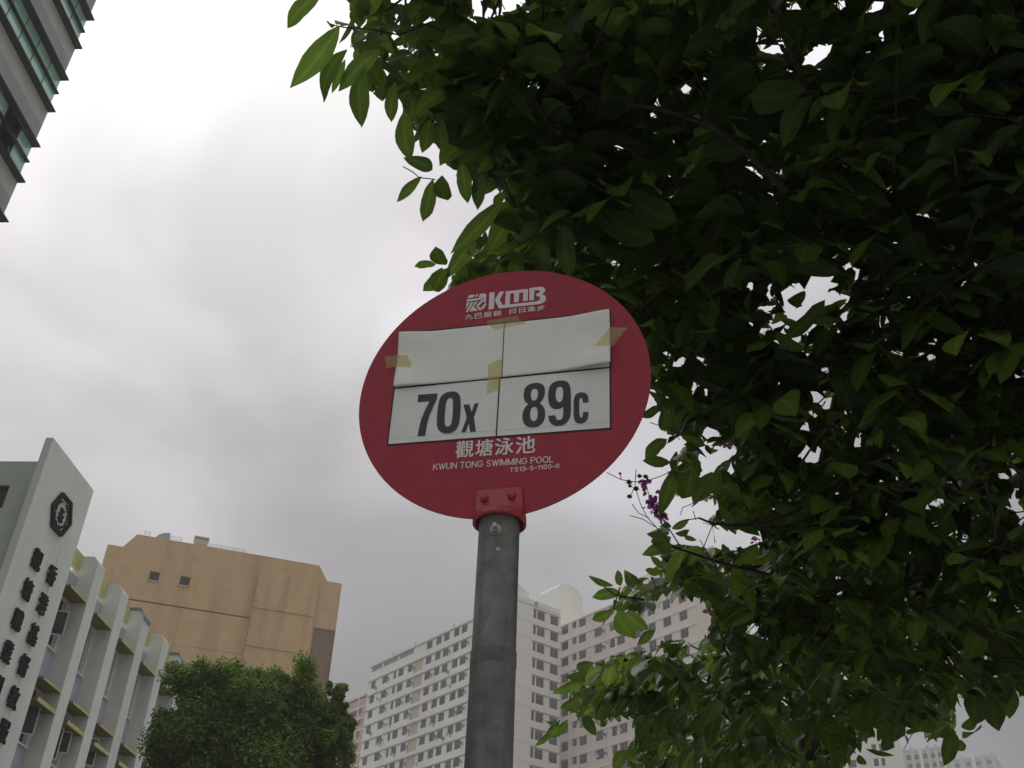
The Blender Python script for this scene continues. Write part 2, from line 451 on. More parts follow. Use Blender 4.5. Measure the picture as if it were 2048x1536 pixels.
# emblem: hexagonal frame, wreath and figure
def hexa(r, cx=1.9, cz=18.08, sx=1.0): return [(cx + r * sx * math.cos(rad(60 * k)), cz + r * math.sin(rad(60 * k))) for k in range(6)]
em = MB()
ho_, hi_ = hexa(.76), hexa(.62)
for k in range(6):
    a, b, c, d = ho_[k], ho_[(k + 1) % 6], hi_[(k + 1) % 6], hi_[k]
    em.prism_y([a, b, c, d], -.12, -.001)
emb = em.build('emblem', char_m, slab)
MB().prism_y(hexa(.6), -.03, -.001).build('emblem_plate', mat('emblem_plate', (.5, .52, .48), .7), emb)
wr = MB()
for k in range(22):
    a = 2 * math.pi * k / 22 + .1
    if 1.3 < a < 1.85: continue
    r0, r1 = .36, .5
    p = (1.9 + .44 * math.cos(a), 18.08 + .44 * math.sin(a)); da = a + (.9 if k % 2 else 2.2)
    dx, dz = math.cos(da) * .085, math.sin(da) * .085; ex, ez = -math.sin(da) * .035, math.cos(da) * .035
    wr.prism_y([(p[0] - dx, p[1] - dz), (p[0] + ex, p[1] + ez), (p[0] + dx, p[1] + dz), (p[0] - ex, p[1] - ez)][::-1], -.07, -.031)
for poly in ([(1.83, 17.78), (1.97, 17.78), (1.92, 18.0), (1.86, 18.0)], [(1.7, 18.02), (2.1, 18.02), (2.1, 18.09), (1.7, 18.09)], [(1.86, 18.1), (1.94, 18.1), (1.94, 18.3), (1.86, 18.3)],
             [(1.7, 17.86), (1.76, 17.82), (1.84, 17.98), (1.78, 18.0)], [(2.1, 17.86), (2.04, 17.82), (1.96, 17.98), (2.02, 18.0)],
             [(1.74, 18.2), (1.82, 18.14), (1.84, 18.22), (1.78, 18.3)], [(2.06, 18.2), (1.98, 18.14), (1.96, 18.22), (2.02, 18.3)]):
    wr.prism_y(poly, -.07, -.031)
wr.build('emblem_motif', char_m, emb)

# ================================================================== tan windowless block
or_f = Frame(72.3, -98.2, -8.36)
tan_b = thing('windowless_block', 'tan windowless concrete block with two tiny square windows behind the round leafy tree', 'building', or_f.loc, or_f.rz)
tan = mat('tan_render', (.62, .42, .215), .9, .08, 1.1, .1, streak=.42, stain=(.27, .17, .09), speck=3)
tan2 = mat('tan_render_bay', (.63, .425, .215), .9, .08, 1.3, .1, streak=.65, stain=(.27, .165, .08), speck=3)
brown = mat('brown_panel', (.25, .165, .11), .9, .08, .8, .1, streak=.5, stain=(.12, .075, .055))
wn = [(4.40, 5.28, 42.27, 43.15), (7.22, 8.12, 42.27, 43.15)]
mb = MB(); mb.facade(0, 22.63, 0, 45.09, wn + [(0.02, 14.3, 39.98, 40.13), (20.5, 22.6, 0.02, 40.13)], .3)
mb.box(0, 22.63, .301, 24, 0, 0.1)
mb.add([(0, 0, 0), (0, 24, 0), (0, 24, 45.09), (0, 0, 45.09)], [(0, 3, 2, 1)]); mb.add([(22.63, 0, 0), (22.63, 24, 0), (22.63, 24, 45.09), (22.63, 0, 45.09)], [(0, 1, 2, 3)])
mb.add([(0, 24, 0), (22.63, 24, 0), (22.63, 24, 45.09), (0, 24, 45.09)], [(0, 3, 2, 1)]); mb.add([(0, 0, 45.09), (22.63, 0, 45.09), (22.63, 24, 45.09), (0, 24, 45.09)], [(0, 1, 2, 3)])
mb.build('wall', tan, tan_b)
MB().prism_y([(1.4, 45.1), (21.13, 45.1), (20.11, 46.62), (2.38, 46.62)], 0, 22).build('roof_parapet', tan, tan_b)
MB().box(.02, 14.3, .28, .31, 39.9, 40.2).build('joint', mat('joint_shadow_gap', (.14, .09, .06), .9), tan_b)
MB().box(20.5, 22.6, .12, .29, .03, 40.12).build('brown_panel', brown, tan_b)
MB().box(14.36, 20.3, -.42, -.002, 41.03, 44.98).build('bay', tan2, tan_b)
MB().box(14.36, 20.3, -.34, -.002, 37.25, 41.02).build('bay', tan2, tan_b)
MB().box(14.36, 20.3, -.26, -.002, 0, 37.24).build('bay', tan2, tan_b)
MB().box(7.9, 7.93, -.004, 0, 30, 39.9).box(3.2, 3.23, -.004, 0, 30, 39.9).box(8.5, 14.3, -.004, 0, 36.4, 36.44).build('joint', brown, tan_b)
for (a, b, c, d) in wn:
    w = MB().box(a - .12, b + .12, -.1, -.002, c - .16, c - .06).box(a - .1, a - .02, -.05, -.002, c - .06, d + .1).box(b + .02, b + .1, -.05, -.002, c - .06, d + .1).build('window', tan2, tan_b)
    MB().box(a + .005, b - .005, .26, .29, c + .005, d - .005).build('pane', mat('wine_dark_glass', (.03, .018, .02), .5), w)
cow = MB(); pts = [(4.05, 46.63)] + [(4.05 + 1.25 * math.sin(rad(t)), 46.63 + .98 * (1 - math.cos(rad(t)) ** 1.0)) for t in range(15, 91, 15)] + [(5.32, 46.63)]
pts = [(4.03, 46.63), (5.33, 46.63), (5.33, 47.55)] + [(5.33 - 1.3 * math.sin(rad(t)), 46.63 + .92 * math.cos(rad(t))) for t in range(15, 90, 15)]
cow.prism_y(pts, .5, 1.5)
cow.build('vent_cowl', mat('grey_metal', (.36, .38, .34), .6, .2, 4), tan_b)
vb = MB().box(7.7, 9.0, .4, 1.5, 46.63, 47.45).box(7.62, 9.08, .3, 1.6, 47.55, 47.68).box(7.9, 8.8, .6, 1.3, 47.45, 47.55).box(7.66, 9.04, .36, .398, 46.95, 47.02).build('vent_box', mat('cream_metal', (.55, .56, .46), .6, .1, 4), tan_b)
rl = MB()
for x0, x1, zt in ((3.0, 3.5, .6), (5.4, 6.5, .55), (9.2, 12.7, .45)):
    nn = max(2, int((x1 - x0) / 1.0) + 1)
    for k in range(nn):
        x = x0 + (x1 - x0) * k / (nn - 1); rl.box(x - .02, x + .02, .3, .34, 46.63, 46.63 + zt)
    rl.box(x0, x1, .3, .34, 46.63 + zt - .03, 46.63 + zt); rl.box(x0, x1, .3, .34, 46.63 + zt * .5, 46.63 + zt * .5 + .03)
rl.build('roof_railing', mat('rail_metal', (.35, .35, .35), .6), tan_b)

# ================================================================== estate slab blocks
cream = mat('cream_render', (.79, .775, .715), .9, .05, .15, .05, streak=.22, stain=(.45, .42, .36))
cream_w = mat('white_render', (.82, .84, .81), .9, .05, .15, .05, streak=.2, stain=(.5, .49, .45))
pinkish = mat('pink_cream_render', (.76, .68, .62), .9, .05, .15, .05, streak=.22, stain=(.46, .40, .36))
yel_panel = mat('pale_yellow_panel', (.50, .50, .37), .9, .08, .4, .05)
rose = mat('rose_paint', (.50, .33, .28), .9, .1, .3)
band_m = mat('floor_band', (.56, .50, .42), .9, .1, .5)
red_edge = mat('brown_edge', (.33, .24, .19), .9, .1, .5)  # brownish red line along floor ledges and window hoods
metal_g = mat('weathered_metal', (.28, .29, .29), .6, .2, 3)
FH = 2.75
def estate_window(cache, parent, w, h, x, y, z, bars=1):
    key = (round(w, 1), round(h, 1), bars)
    if key not in cache:
        o = window_mesh(w - .02, h - .02, bars, .32, .07, .08).build('window', [alu_frame, far_glass], parent)
        cache[key] = o
        o.location = (x + .01, y, z + .01)
        return o
    o = inst(cache[key], parent, (x + .01, y, z + .01)); o.scale = (w / key[0] if 0 else 1, 1, 1)
    return o
def aircon(parent, x, y, z, cache={}):
    if parent.name not in cache:
        mb = MB().box(0, .62, -.38, -.003, 0, .42); mb.box(.04, .58, -.384, -.381, .04, .38, 1)
        cache[parent.name] = mb.build('air_conditioner', [mat('aircon_casing', (.42, .41, .38), .6), void], parent); cache[parent.name].location = (x, y, z)
        return cache[parent.name]
    return inst(cache[parent.name], parent, (x, y, z))
def laundry(parent, x, z, seed):
    r = random.Random(seed); mb = MB()
    mb.tube([(x, 0, z), (x, -1.5, z + .25)], .02, 5)
    o = mb.build('drying_pole', metal_g, parent)
    mbc = MB()
    for k in range(3):
        y = -.45 - k * .36; zz = z + .25 * (-y) / 1.5
        mbc.box(x - .015, x + .015, y - .14, y + .14, zz - .55, zz - .03, k % 2)
    mbc.build('laundry', [mat('washing_blue', (.3, .4, .55), .9), mat('washing_white', (.7, .7, .7), .9)], o)

# --- nearer slab: long face A (local -y) and end face C (local +x)
fa = Frame(142.2, -97.95, -165.8)
blk = thing('estate_block', 'long white slab block of flats directly behind the sign pole, small windows in rows', 'apartment block', fa.loc, fa.rz, group='estate blocks of flats')
SA = lambda s_: s_ + 165.8
colsA = [(-165.08, -163.47), (-161.26, -159.46), (-157.61, -156.68), (-156.08, -154.35), (-153.05, -151.57), (-147.59, -145.86), (-144.75, -143.15), (-142.51, -140.85), (-139.6, -137.97), (-137.45, -135.76), (-133.3, -131.6), (-130.4, -128.7), (-127.0, -125.3)]
holesA = []; cacheA = {}
NR = 10
for k in range(1, NR):
    zt = 69.72 - FH * k
    for a, b in colsA: holesA.append((SA(a), SA(b), zt - 1.42, zt))
    holesA.append((SA(-151.07), SA(-148.24), zt - 1.98, zt))
logg = [(-165.19, -161.74), (-161.34, -156.53), (-156.14, -151.6)]
for a, b in logg: holesA.append((SA(a), SA(b), 68.8, 69.72))
for a, b in colsA[5:]: holesA.append((SA(a), SA(b), 68.3, 69.72))
LA = 42.9; DA = 9.5
mb = MB(); mb.facade(0, LA, 0, 70.05, holesA, .3)
mb.add([(0, 0, 0), (0, DA, 0), (0, DA, 70.05), (0, 0, 70.05)], [(0, 3, 2, 1)]); mb.add([(0, DA, 0), (LA, DA, 0), (LA, DA, 70.05), (0, DA, 70.05)], [(0, 3, 2, 1)])
mb.box(0, LA, .31, DA, 69.85, 70.04)
mb.build('wall', cream_w, blk)
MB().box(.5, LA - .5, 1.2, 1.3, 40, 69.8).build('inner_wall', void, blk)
for k in range(1, NR):
    zt = 69.72 - FH * k
    MB().box(SA(-151.07) + .005, SA(-148.24) - .005, .1, .28, zt - 1.975, zt - .005).build('infill_panel', yel_panel, blk)
for k in range(NR):
    zt = 69.72 - FH * k
    MB().box(-.05, LA, -.16, -.003, zt + .03, zt + .2).build('floor_ledge', band_m, blk)
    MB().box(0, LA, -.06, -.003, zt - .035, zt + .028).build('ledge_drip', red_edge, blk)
    for i, (a, b) in enumerate(colsA):
        if k == 0 and i < 5: continue
        estate_window(cacheA, blk, b - a, 1.42, SA(a), .16, zt - 1.42, 0 if b - a < 1.2 else 1)
        if (i in (1, 4, 9) or (i * 7 + k * 5) % 9 == 0) and k > 0: aircon(blk, SA(b) + .12, 0, zt - (1.15 if i != 9 else 1.0))
        elif random.random() < .06: aircon(blk, SA(b) + .1, 0, zt - 1.9)
for a, b in logg:
    MB().box(SA(a) + .005, SA(b) - .005, .12, .2, 68.81, 69.7).build('louvre_panel', mat('grey_louvre', (.24, .27, .25), .8, .3, 2), blk)
for x, k in ((SA(-156.4), 4), (SA(-159), 5), (SA(-154), 6), (SA(-139), 3), (SA(-143), 5), (SA(-160.5), 2), (SA(-147), 7), (SA(-138), 6), (SA(-150), 4)): laundry(blk, x, 69.72 - FH * k - 1.7, k)
MB().box(2, LA - 3, 2.2, 2.3, 70.04, 71.3).box(2, LA - 3, 2.3, 2.34, 71.3, 71.4).build('roof_parapet', cream_w, blk)
ra = MB()
for x in (SA(-151.7), SA(-158.6), SA(-140.0)): ra.box(x - .05, x + .05, .2, .3, 70.04, 70.95).box(x - .22, x + .22, .2, .3, 70.75, 70.8)
for k in range(14): ra.box(3 + k * 2.7, 3.05 + k * 2.7, 1.2, 1.24, 70.04, 71.0)
ra.box(3, 38.1, 1.2, 1.24, 70.97, 71.0).build('roof_aerial', metal_g, blk)
# end face C
cC = [(3.70, 4.32), (4.53, 6.14), (7.33, 9.03)]
hC = [(a, b, 69.42 - FH * k - 1.52, 69.42 - FH * k) for k in range(NR + 1) for a, b in cC]
mb = MB(); mb.facade(0, DA, 0, 70.9, hC, .28)
endw = mb.build('end_wall', cream, blk); endw.location = (LA, 0, 0); endw.rotation_euler = (0, 0, math.pi / 2)
MB().box(LA - 3, LA - .01, .01, DA - .01, 70.05, 70.88).build('roof_curb', cream, blk)
cacheC = {}
for k in range(NR + 1):
    zt = 69.42 - FH * k
    for a, b in cC:
        o = window_mesh(b - a - .02, 1.5, 0 if b - a < 1 else 1, .32, .07, .08).build('window', [alu_frame, far_glass], blk) if (a not in cacheC) else inst(cacheC[a], blk)
        cacheC.setdefault(a, o); o.location = (LA - .14, a + .01, zt - 1.51); o.rotation_euler = (0, 0, math.pi / 2)
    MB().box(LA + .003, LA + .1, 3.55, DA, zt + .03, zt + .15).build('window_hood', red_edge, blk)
    MB().box(LA + .003, LA + .02, 0, 3.5, zt + .4, zt + .44).build('joint', band_m, blk)
    if k % 3 == 1: aircon(blk, LA - 3, -.001, -5)
vf = MB(); vf.tube([(LA + .003, 4.2, 70.45), (LA + .12, 4.2, 70.45)], .34, 14); vf.build('extract_fan', metal_g, blk)
MB().prism_y([(0, 70.9), (.001 + 3.4, 70.9), (3.4, 72.3), (1.2, 73.3), (0, 73.4)], 0, 5).build('lift_house', cream, blk)
lh = COL.objects[-1]
for o in list(COL.objects):
    if o.name.startswith('lift_house'): o.location = (LA - 1.0, .05, 0); o.rotation_euler = (0, 0, math.pi / 2)

# --- wing D, right of it
fd = Frame(142.2, -110.5, -131.0)
wing = thing('estate_wing', 'pinkish cream wing of flats half hidden behind the branches, right of the blank end wall', 'apartment block', fd.loc, fd.rz, group='estate blocks of flats')
SD = lambda s_: s_ + 131.0
LD = LDV = 34.8
colsD = [(-126.2, -124.41, 1.5), (-123.43, -122.4, 1.15), (-121.8, -120.1, 1.4), (-118.06, -116.37, 1.45), (-114.55, -113.4, 1.45), (-112.9, -111.2, 1.45), (-109.4, -107.7, 1.45), (-106.1, -104.5, 1.45), (-102.9, -101.3, 1.45), (-99.6, -98.0, 1.45)]

hD = [(SD(a), SD(b), 69.75 - FH * k - h, 69.75 - FH * k) for k in range(NR + 1) for a, b, h in colsD]
mb = MB(); mb.facade(0, LD, 0, 70.1, hD, .3)
mb.add([(LD, 0, 0), (LD, 12, 0), (LD, 12, 70.1), (LD, 0, 70.1)], [(0, 1, 2, 3)]); mb.add([(0, 0, 0), (0, 12, 0), (0, 12, 70.1), (0, 0, 70.1)], [(0, 3, 2, 1)])
mb.add([(0, 12, 0), (LD, 12, 0), (LD, 12, 70.1), (0, 12, 70.1)], [(0, 3, 2, 1)]); mb.box(0, LD, .31, 12, 69.9, 70.09)
mb.build('wall', pinkish, wing)
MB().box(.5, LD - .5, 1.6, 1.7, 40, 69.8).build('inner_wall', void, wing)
cacheD = {}
for k in range(NR + 1):
    zt = 69.75 - FH * k
    MB().box(0, LD, -.14, -.003, zt + .03, zt + .17).build('floor_ledge', cream, wing)
    for i, (a, b, h) in enumerate(colsD):
        if i == 0: continue
        key = (round(b - a, 1), h)
        o = window_mesh(b - a - .02, h - .02, 0 if b - a < 1.2 else 1, .32, .07, .08).build('window', [alu_frame, far_glass], wing) if key not in cacheD else inst(cacheD[key], wing)
        cacheD.setdefault(key, o); o.location = (SD(a) + .01, .16, zt - h + .01)
        if i in (3, 6): aircon(wing, SD(b) + .25, 0, zt - 1.1)
for x in (-124.0, -122.1, -118.4, -115.0, -110.3): MB().box(SD(x) - .05, SD(x) + .05, -.13, -.01, 0, 69.9).build('drain_pipe', cream_w, wing)
for x, k in ((SD(-112.6), 1), (SD(-114), 2), (SD(-113), 5), (SD(-112), 7), (SD(-119), 3), (SD(-121), 6), (SD(-117), 8), (SD(-109), 2)): laundry(wing, x, 69.72 - FH * k - .9, k)
MB().box(SD(-118), LD, 5, 11.5, 70.1, 75.6).box(SD(-118) - .1, LD, 4.95, 5, 75.45, 75.7).build('roof_house', cream, wing)
wt = MB().prism_z([(SD(-125.6), 3), (SD(-121.5), 3), (SD(-120.9), 9), (SD(-124.6), 11), (SD(-129), 11)], 70.1, 70.2)
wt.build('roof_slab', cream, wing)
MB().prism_y([(-5.3, 66), (.77, 66), (.77, 79.4), (-5.3, 79.4)], 3, 8.5).build('water_tank_house', cream, wing)
tkh = MB(); prism_x(tkh, [(7.7, 79.4), (3.002, 79.4), (3.3, 80.0), (6.0, 80.5), (7.7, 79.75)], -4.5, .765); tkh.build('tank_roof', cream, wing)

# --- pink block E far left
fe = Frame(142.2, -125.4, -222.7)
pk = thing('pink_estate_block', 'farther rose and cream block of flats between the round tree and the white slab block', 'apartment block', fe.loc, fe.rz, group='estate blocks of flats')
FE = 2.72
hE = [(2.0, 6.5, 82.0, 82.72), (7.1, 10.2, 82.0, 82.72)]
for k in range(10):
    zt = 79.85 - FE * k
    hE += [(1.9, 6.3, zt - 1.5, zt), (7.1, 8.6, zt - 1.45, zt), (10.6, 12.2, zt - 1.45, zt)]
mb = MB(); mb.facade(0, 22, 0, 83.15, hE, .5); mb.box(0, 22, .51, 12, 82.9, 83.14)
mb.add([(0, 0, 0), (0, 12, 0), (0, 12, 83.15), (0, 0, 83.15)], [(0, 3, 2, 1)])
mb.build('wall', rose, pk)
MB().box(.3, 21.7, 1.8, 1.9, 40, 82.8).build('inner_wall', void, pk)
eo = None
for k in range(-1, 10):
    zt = 79.85 - FE * k
    MB().box(-.1, 22, -.12, -.003, zt + .04, zt + .3).build('floor_ledge', cream, pk)
    if k >= 0:
        if eo is None: eo = window_mesh(1.48, 1.43, 1, .32, .07, .08).build('window', [alu_frame, far_glass], pk); eo.location = (7.11, .2, zt - 1.44)
        else: inst(eo, pk, (7.11, .2, zt - 1.44))
        inst(eo, pk, (10.65, .2, zt - 1.44))
MB().box(0, .5, -.1, -.004, 0, 83.1).box(6.6, 6.85, -.1, -.004, 0, 83.1).box(10.3, 10.5, -.1, -.004, 0, 83.1).build('pilaster', cream, pk)
MB().box(-2, 14, 2, 10, 83.15, 85.6).build('roof_house', cream, pk)
dish = MB()
for i in range(5):
    pass
dn = 14; vsd = [(0, 0, 0)] + [(1.0 * math.cos(2 * math.pi * k / dn), -.35, 1.0 * math.sin(2 * math.pi * k / dn)) for k in range(dn)]
dish.add(vsd, [(0, 1 + k, 1 + (k + 1) % dn) for k in range(dn)]); dish.box(-.06, .06, .0, .1, -1.3, 0)
dd = dish.build('satellite_dish', white_frame, pk); dd.location = (10.0, .8, 84.6)

# ================================================================== green glass office tower, top left
gk = .52
ft = Frame(4.2, -40 * gk, 8.0)
tower = thing('office_tower', 'tall office tower with green glass bands and dark ledges, at the top left corner', 'office tower', ft.loc, ft.rz)
zc_ = lambda z: 1.6 + (z - 1.6) * gk
xe = 51.2 * gk - 8.0
gglass = mat('green_glass', (.33, .58, .46), .2, .25, .8, 0, .1, .6, obj_random=.35)
sp_dark = mat('grey_tile_band', (.34, .345, .35), .7, .12, 2, .1)
sp_light = mat('beige_tile_band', (.48, .475, .43), .7, .08, 2, .1)
ledge_m = mat('dark_ledge', (.035, .037, .037), .6, .2, 4)
mull_m = mat('dark_mullion', (.03, .05, .045), .5)
FT = 7.6 * gk
cols = [xe - (51.2 - 49.34) * gk - i * 1.97 * gk for i in range(17)]
pane0 = {}
for n in range(-8, 8):
    zh = zc_(66.91) - n * FT; zt_ = zh - 1.65 * gk; zs = zh - 3.8 * gk; zn = zh - FT
    if zn < 0.5: continue
    MB().box(0, xe, 0, .3, zn, zn + 2.2 * gk).build('spandrel', sp_dark, tower)
    MB().box(0, xe, 0, .3, zn + 2.2 * gk + .002, zs).build('spandrel', sp_light, tower)
    MB().box(0, xe + .02, -.30, .28, zh - .05, zh).build('ledge', ledge_m, tower)
    MB().box(0, xe + .02, -.12, .28, zt_ - .025, zt_ + .025).build('ledge', ledge_m, tower)
    MB().box(0, xe + .02, -.30, .28, zs + .002, zs + .05).build('ledge', ledge_m, tower)
    edges = [xe - .01] + cols
    for i in range(len(edges) - 1):
        x1, x0 = edges[i], edges[i + 1]
        for j, (za, zb) in enumerate(((zt_ + .03, zh - .052), (zs + .052, zt_ - .03))):
            if n == 1 and i in (1, 3): 
                # top hung sash pushed open, dark room behind
                sash = MB().box(.02, x1 - x0 - .02, -.02, .0, -(zb - za), 0).build('sash', ledge_m, tower)
                sash.location = (x0, .02, zb); sash.rotation_euler = (rad(-38), 0, 0)
                MB().box(.06, x1 - x0 - .06, -.03, -.021, -(zb - za) + .04, -.04).build('pane', mat('sky_reflect_glass', (.42, .46, .43), .2, .1, 3), sash)  # pale base colour stands in for sky reflected in the tilted pane
                MB().box(x0 + .01, x1 - .01, .2, .22, za, zb).build('opening', void, tower)
                continue
            if i < 9 and -3 <= n <= 4:
                key = (i == 0, j)
                if key not in pane0:
                    pane0[key] = MB().box(.006, x1 - x0 - .006, 0, .02, 0, zb - za).build('pane', gglass, tower); o = pane0[key]
                else: o = inst(pane0[key], tower)
                o.location = (x0, .03, za)
    if True:
        if -3 <= n <= 4: MB().box(0, edges[9] - .01, .03, .05, zs + .05, zh - .052).build('glass_band', gglass, tower)
        else: MB().box(0, xe, .03, .05, zs + .05, zh - .052).build('glass_band', gglass, tower)
    mm = MB()
    for x in edges[1:]: mm.box(x - .012, x + .012, .01, .028, zs + .052, zh - .052)
    kind(mm.build('mullions', mull_m, tower), 'stuff')
MB().box(xe - .012, xe + .0, .31, 18, 0, zc_(66.91) + 8 * FT).box(0, xe - .02, .6, .7, 0, 60).box(0, .01, .31, 18, 0, 62).build('side_wall', sp_dark, tower)

# ================================================================== distant towers, lower right
def far_tower(name, label, az0, az1, dist, top_el, face_az, wallm, groups, floors=8, pitch=2.8, strips=None):
    a = rad(az0); x0, y0 = dist * math.sin(a), dist * math.cos(a)
    b = rad(face_az); u = (math.sin(b), math.cos(b))
    # width so that the far end reaches az1
    t = math.tan(rad(az1)); wd = (t * y0 - x0) / (u[0] - t * u[1])
    h = 1.6 + dist * math.tan(rad(top_el))
    th = thing(name, label, 'tower block', (x0, y0, 0), math.pi / 2 - b, group='distant tower blocks')
    holes = []
    for k in range(floors):
        zt = h - 1.6 - k * pitch
        for c, ww in groups: holes.append((wd * c - ww / 2, wd * c + ww / 2, zt - 1.5, zt))
    mb = MB(); mb.facade(0, wd, 0, h, holes, .4); mb.box(0, wd, .6, 14, 0, h - .01)
    mb.build('wall', wallm, th)
    pm = MB()
    for hh in holes: pm.add([(hh[0], .3, hh[2]), (hh[1], .3, hh[2]), (hh[1], .3, hh[3]), (hh[0], .3, hh[3])], [(0, 1, 2, 3)])
    pm.build('window_glass', far_glass, th)
    for (c, ww, mm_) in strips or []: MB().box(wd * c - ww / 2, wd * c + ww / 2, -.35, -.01, 0, h + .8).build('pier', mm_, th)
    return th, wd, h
pale_green = mat('pale_green_tile', (.42, .55, .47), .85, .08, .2)
pale_brown = mat('pale_brown_tile', (.45, .39, .35), .85, .08, .2)
far_tower('cream_tower_block', 'plain cream tower with a narrow window strip, just under the leaves at lower right', 16.5, 20.85, 225, 18.2, 112, cream, [(.2, 1.6), (.45, 1.6), (.72, .9), (.8, .7)], 12)
far_tower('green_tower_block', 'hazy green and brown tower block right of the cream one at the bottom edge', 20.95, 22.9, 360, 15.55, 118, pale_brown, [(.14, 1.5), (.33, 1.5), (.55, 1.5), (.72, 1.5), (.9, 1.2)], 12,
          strips=[(.03, .9, pale_green), (.24, 1.0, pale_green), (.44, .8, cream), (.64, 1.0, pale_green), (.82, .8, pale_green), (.98, .8, cream)])
far_tower('green_tower_block', 'faint pale green tower block, rightmost above the bottom edge', 23.1, 25.2, 430, 15.0, 122, pale_brown, [(.15, 1.5), (.4, 1.5), (.62, 1.5), (.85, 1.5)], 10,
          strips=[(.05, 1.4, pale_green), (.28, 1.2, pale_green), (.52, 1.2, cream), (.74, 1.2, pale_green), (.95, 1.4, pale_green)])
# ================================================================== bus stop sign
SU = Vector((0.96882139, -0.24776018, 0)); SN = Vector((-0.24776018, -0.96882139, 0)); SCEN = Vector((-0.02029, 1.60197, 2.72377))
PX, PY = -.0118, 1.6075
stop = thing('bus_stop_sign', 'round red bus stop sign with taped-over route panel on a grey steel pole', 'bus stop sign', (PX, PY, 0))
red = mat('red_sign_paint', (.35, .042, .062), .55, .10, 26, .05, speck=60, spec=.22, streak=.3, stain=(.24, .045, .05), bdist=.001)
red2 = mat('red_bracket_paint', (.33, .024, .036), .45, .12, 30, .5, spec=.5, bdist=.0015)
grey_back = mat('aluminium_back', (.3, .3, .3), .4, .1, 5, 0, .8)
steel = mat('painted_grey_steel', (.165, .172, .166), .62, .30, 34, .3, streak=.85, stain=(.045, .052, .045), speck=55, bdist=.0012)
white_p = mat('white_vinyl', (.75, .77, .73), .5, .05, 16, .02, speck=80, streak=.25, stain=(.5, .5, .46), bdist=.001)
paper_m = mat('white_cover_sheet', (.80, .81, .76), .6, .05, 14, .5, bdist=.0012)
print_w = mat('white_print', (.74, .70, .70), .5, .05, 30)
black_p = mat('black_print', (.035, .042, .05), .5, .1, 20)
line_p = mat('black_border_line', (.015, .015, .018), .55, .1, 20)
# sign frame: children of a plate object whose local axes are (u, -n, up): x right, y away from the viewer, z up
plate = MB()
NS = 96; RR = .28
v = [(0, 0, 0), (0, .003, 0)] + [(RR * math.cos(2 * math.pi * k / NS), y, RR * math.sin(2 * math.pi * k / NS)) for y in (0, .003) for k in range(NS)]
f = []; mi_ = []
plate.add(v, [(0, 2 + k, 2 + (k + 1) % NS) for k in range(NS)], 0)
plate.f += [(1, 2 + NS + (k + 1) % NS, 2 + NS + k) for k in range(NS)]; plate.m += [1] * NS; plate.tone += [.5] * NS
plate.f += [(2 + k, 2 + NS + k, 2 + NS + (k + 1) % NS, 2 + (k + 1) % NS) for k in range(NS)]; plate.m += [2] * NS; plate.tone += [.5] * NS
disc = plate.build('sign_disc', [red, grey_back, line_p], stop)
rotm = Matrix(((SU.x, -SN.x, 0), (SU.y, -SN.y, 0), (0, 0, 1))).to_4x4(); rotm.translation = SCEN - Vector((PX, PY, 0))
disc.matrix_local = rotm
def flat(mb, loops, y, mi=0):
    """flat shape with holes in sign coordinates (millimetres)"""
    ls = [[Vector((x / 1000, z / 1000, 0)) for x, z in lp] for lp in loops]
    tri = tessellate_polygon(ls); pts = [p for lp in ls for p in lp]
    mb.add([(p.x, y, p.y) for p in pts], [tuple(t) for t in tri], mi)
def smooth(pts, n=4):
    out = []; m_ = len(pts)
    for i in range(m_):
        p0, p1, p2, p3 = [np.array(pts[(i + j - 1) % m_], float) for j in range(4)]
        for k in range(n):
            t = k / n
            out.append(tuple(.5 * ((2 * p1) + (-p0 + p2) * t + (2 * p0 - 5 * p1 + 4 * p2 - p3) * t ** 2 + (-p0 + 3 * p1 - 3 * p2 + p3) * t ** 3)))
    return out
# white route panel with its border lines
RC = [(-212.0, 151.0), (-212.3, -109.3), (203.8, -119.6), (208.5, 145.0)]
pm = MB(); flat(pm, [RC], -.0006); panel = pm.build('route_panel', white_p, disc)
ln = MB()
def seg(mb, a, b, w, y, mi=0):
    a = np.array(a, float); b = np.array(b, float); d = (b - a) / np.linalg.norm(b - a); n_ = np.array([-d[1], d[0]]) * w / 2; a = a - d * w / 2; b = b + d * w / 2
    flat(mb, [[tuple(a - n_), tuple(b - n_), tuple(b + n_), tuple(a + n_)]], y, mi)
for i in range(4): seg(ln, RC[i], RC[(i + 1) % 4], 3.0, -.0009)
seg(ln, (-211.5, 18.5), (206, 13.2), 3.4, -.0010)
seg(ln, (-3.0, 16), (-4.3, -113.5), 2.6, -.0010)
ln.build('panel_border', line_p, panel)
fl = MB(); seg(fl, (-205, -97), (-6, -101), .6, -.0009); seg(fl, (0, -101.5), (200, -106), .6, -.0009)
fl.build('faint_line', mat('pencil_grey', (.45, .45, .43), .6), panel)
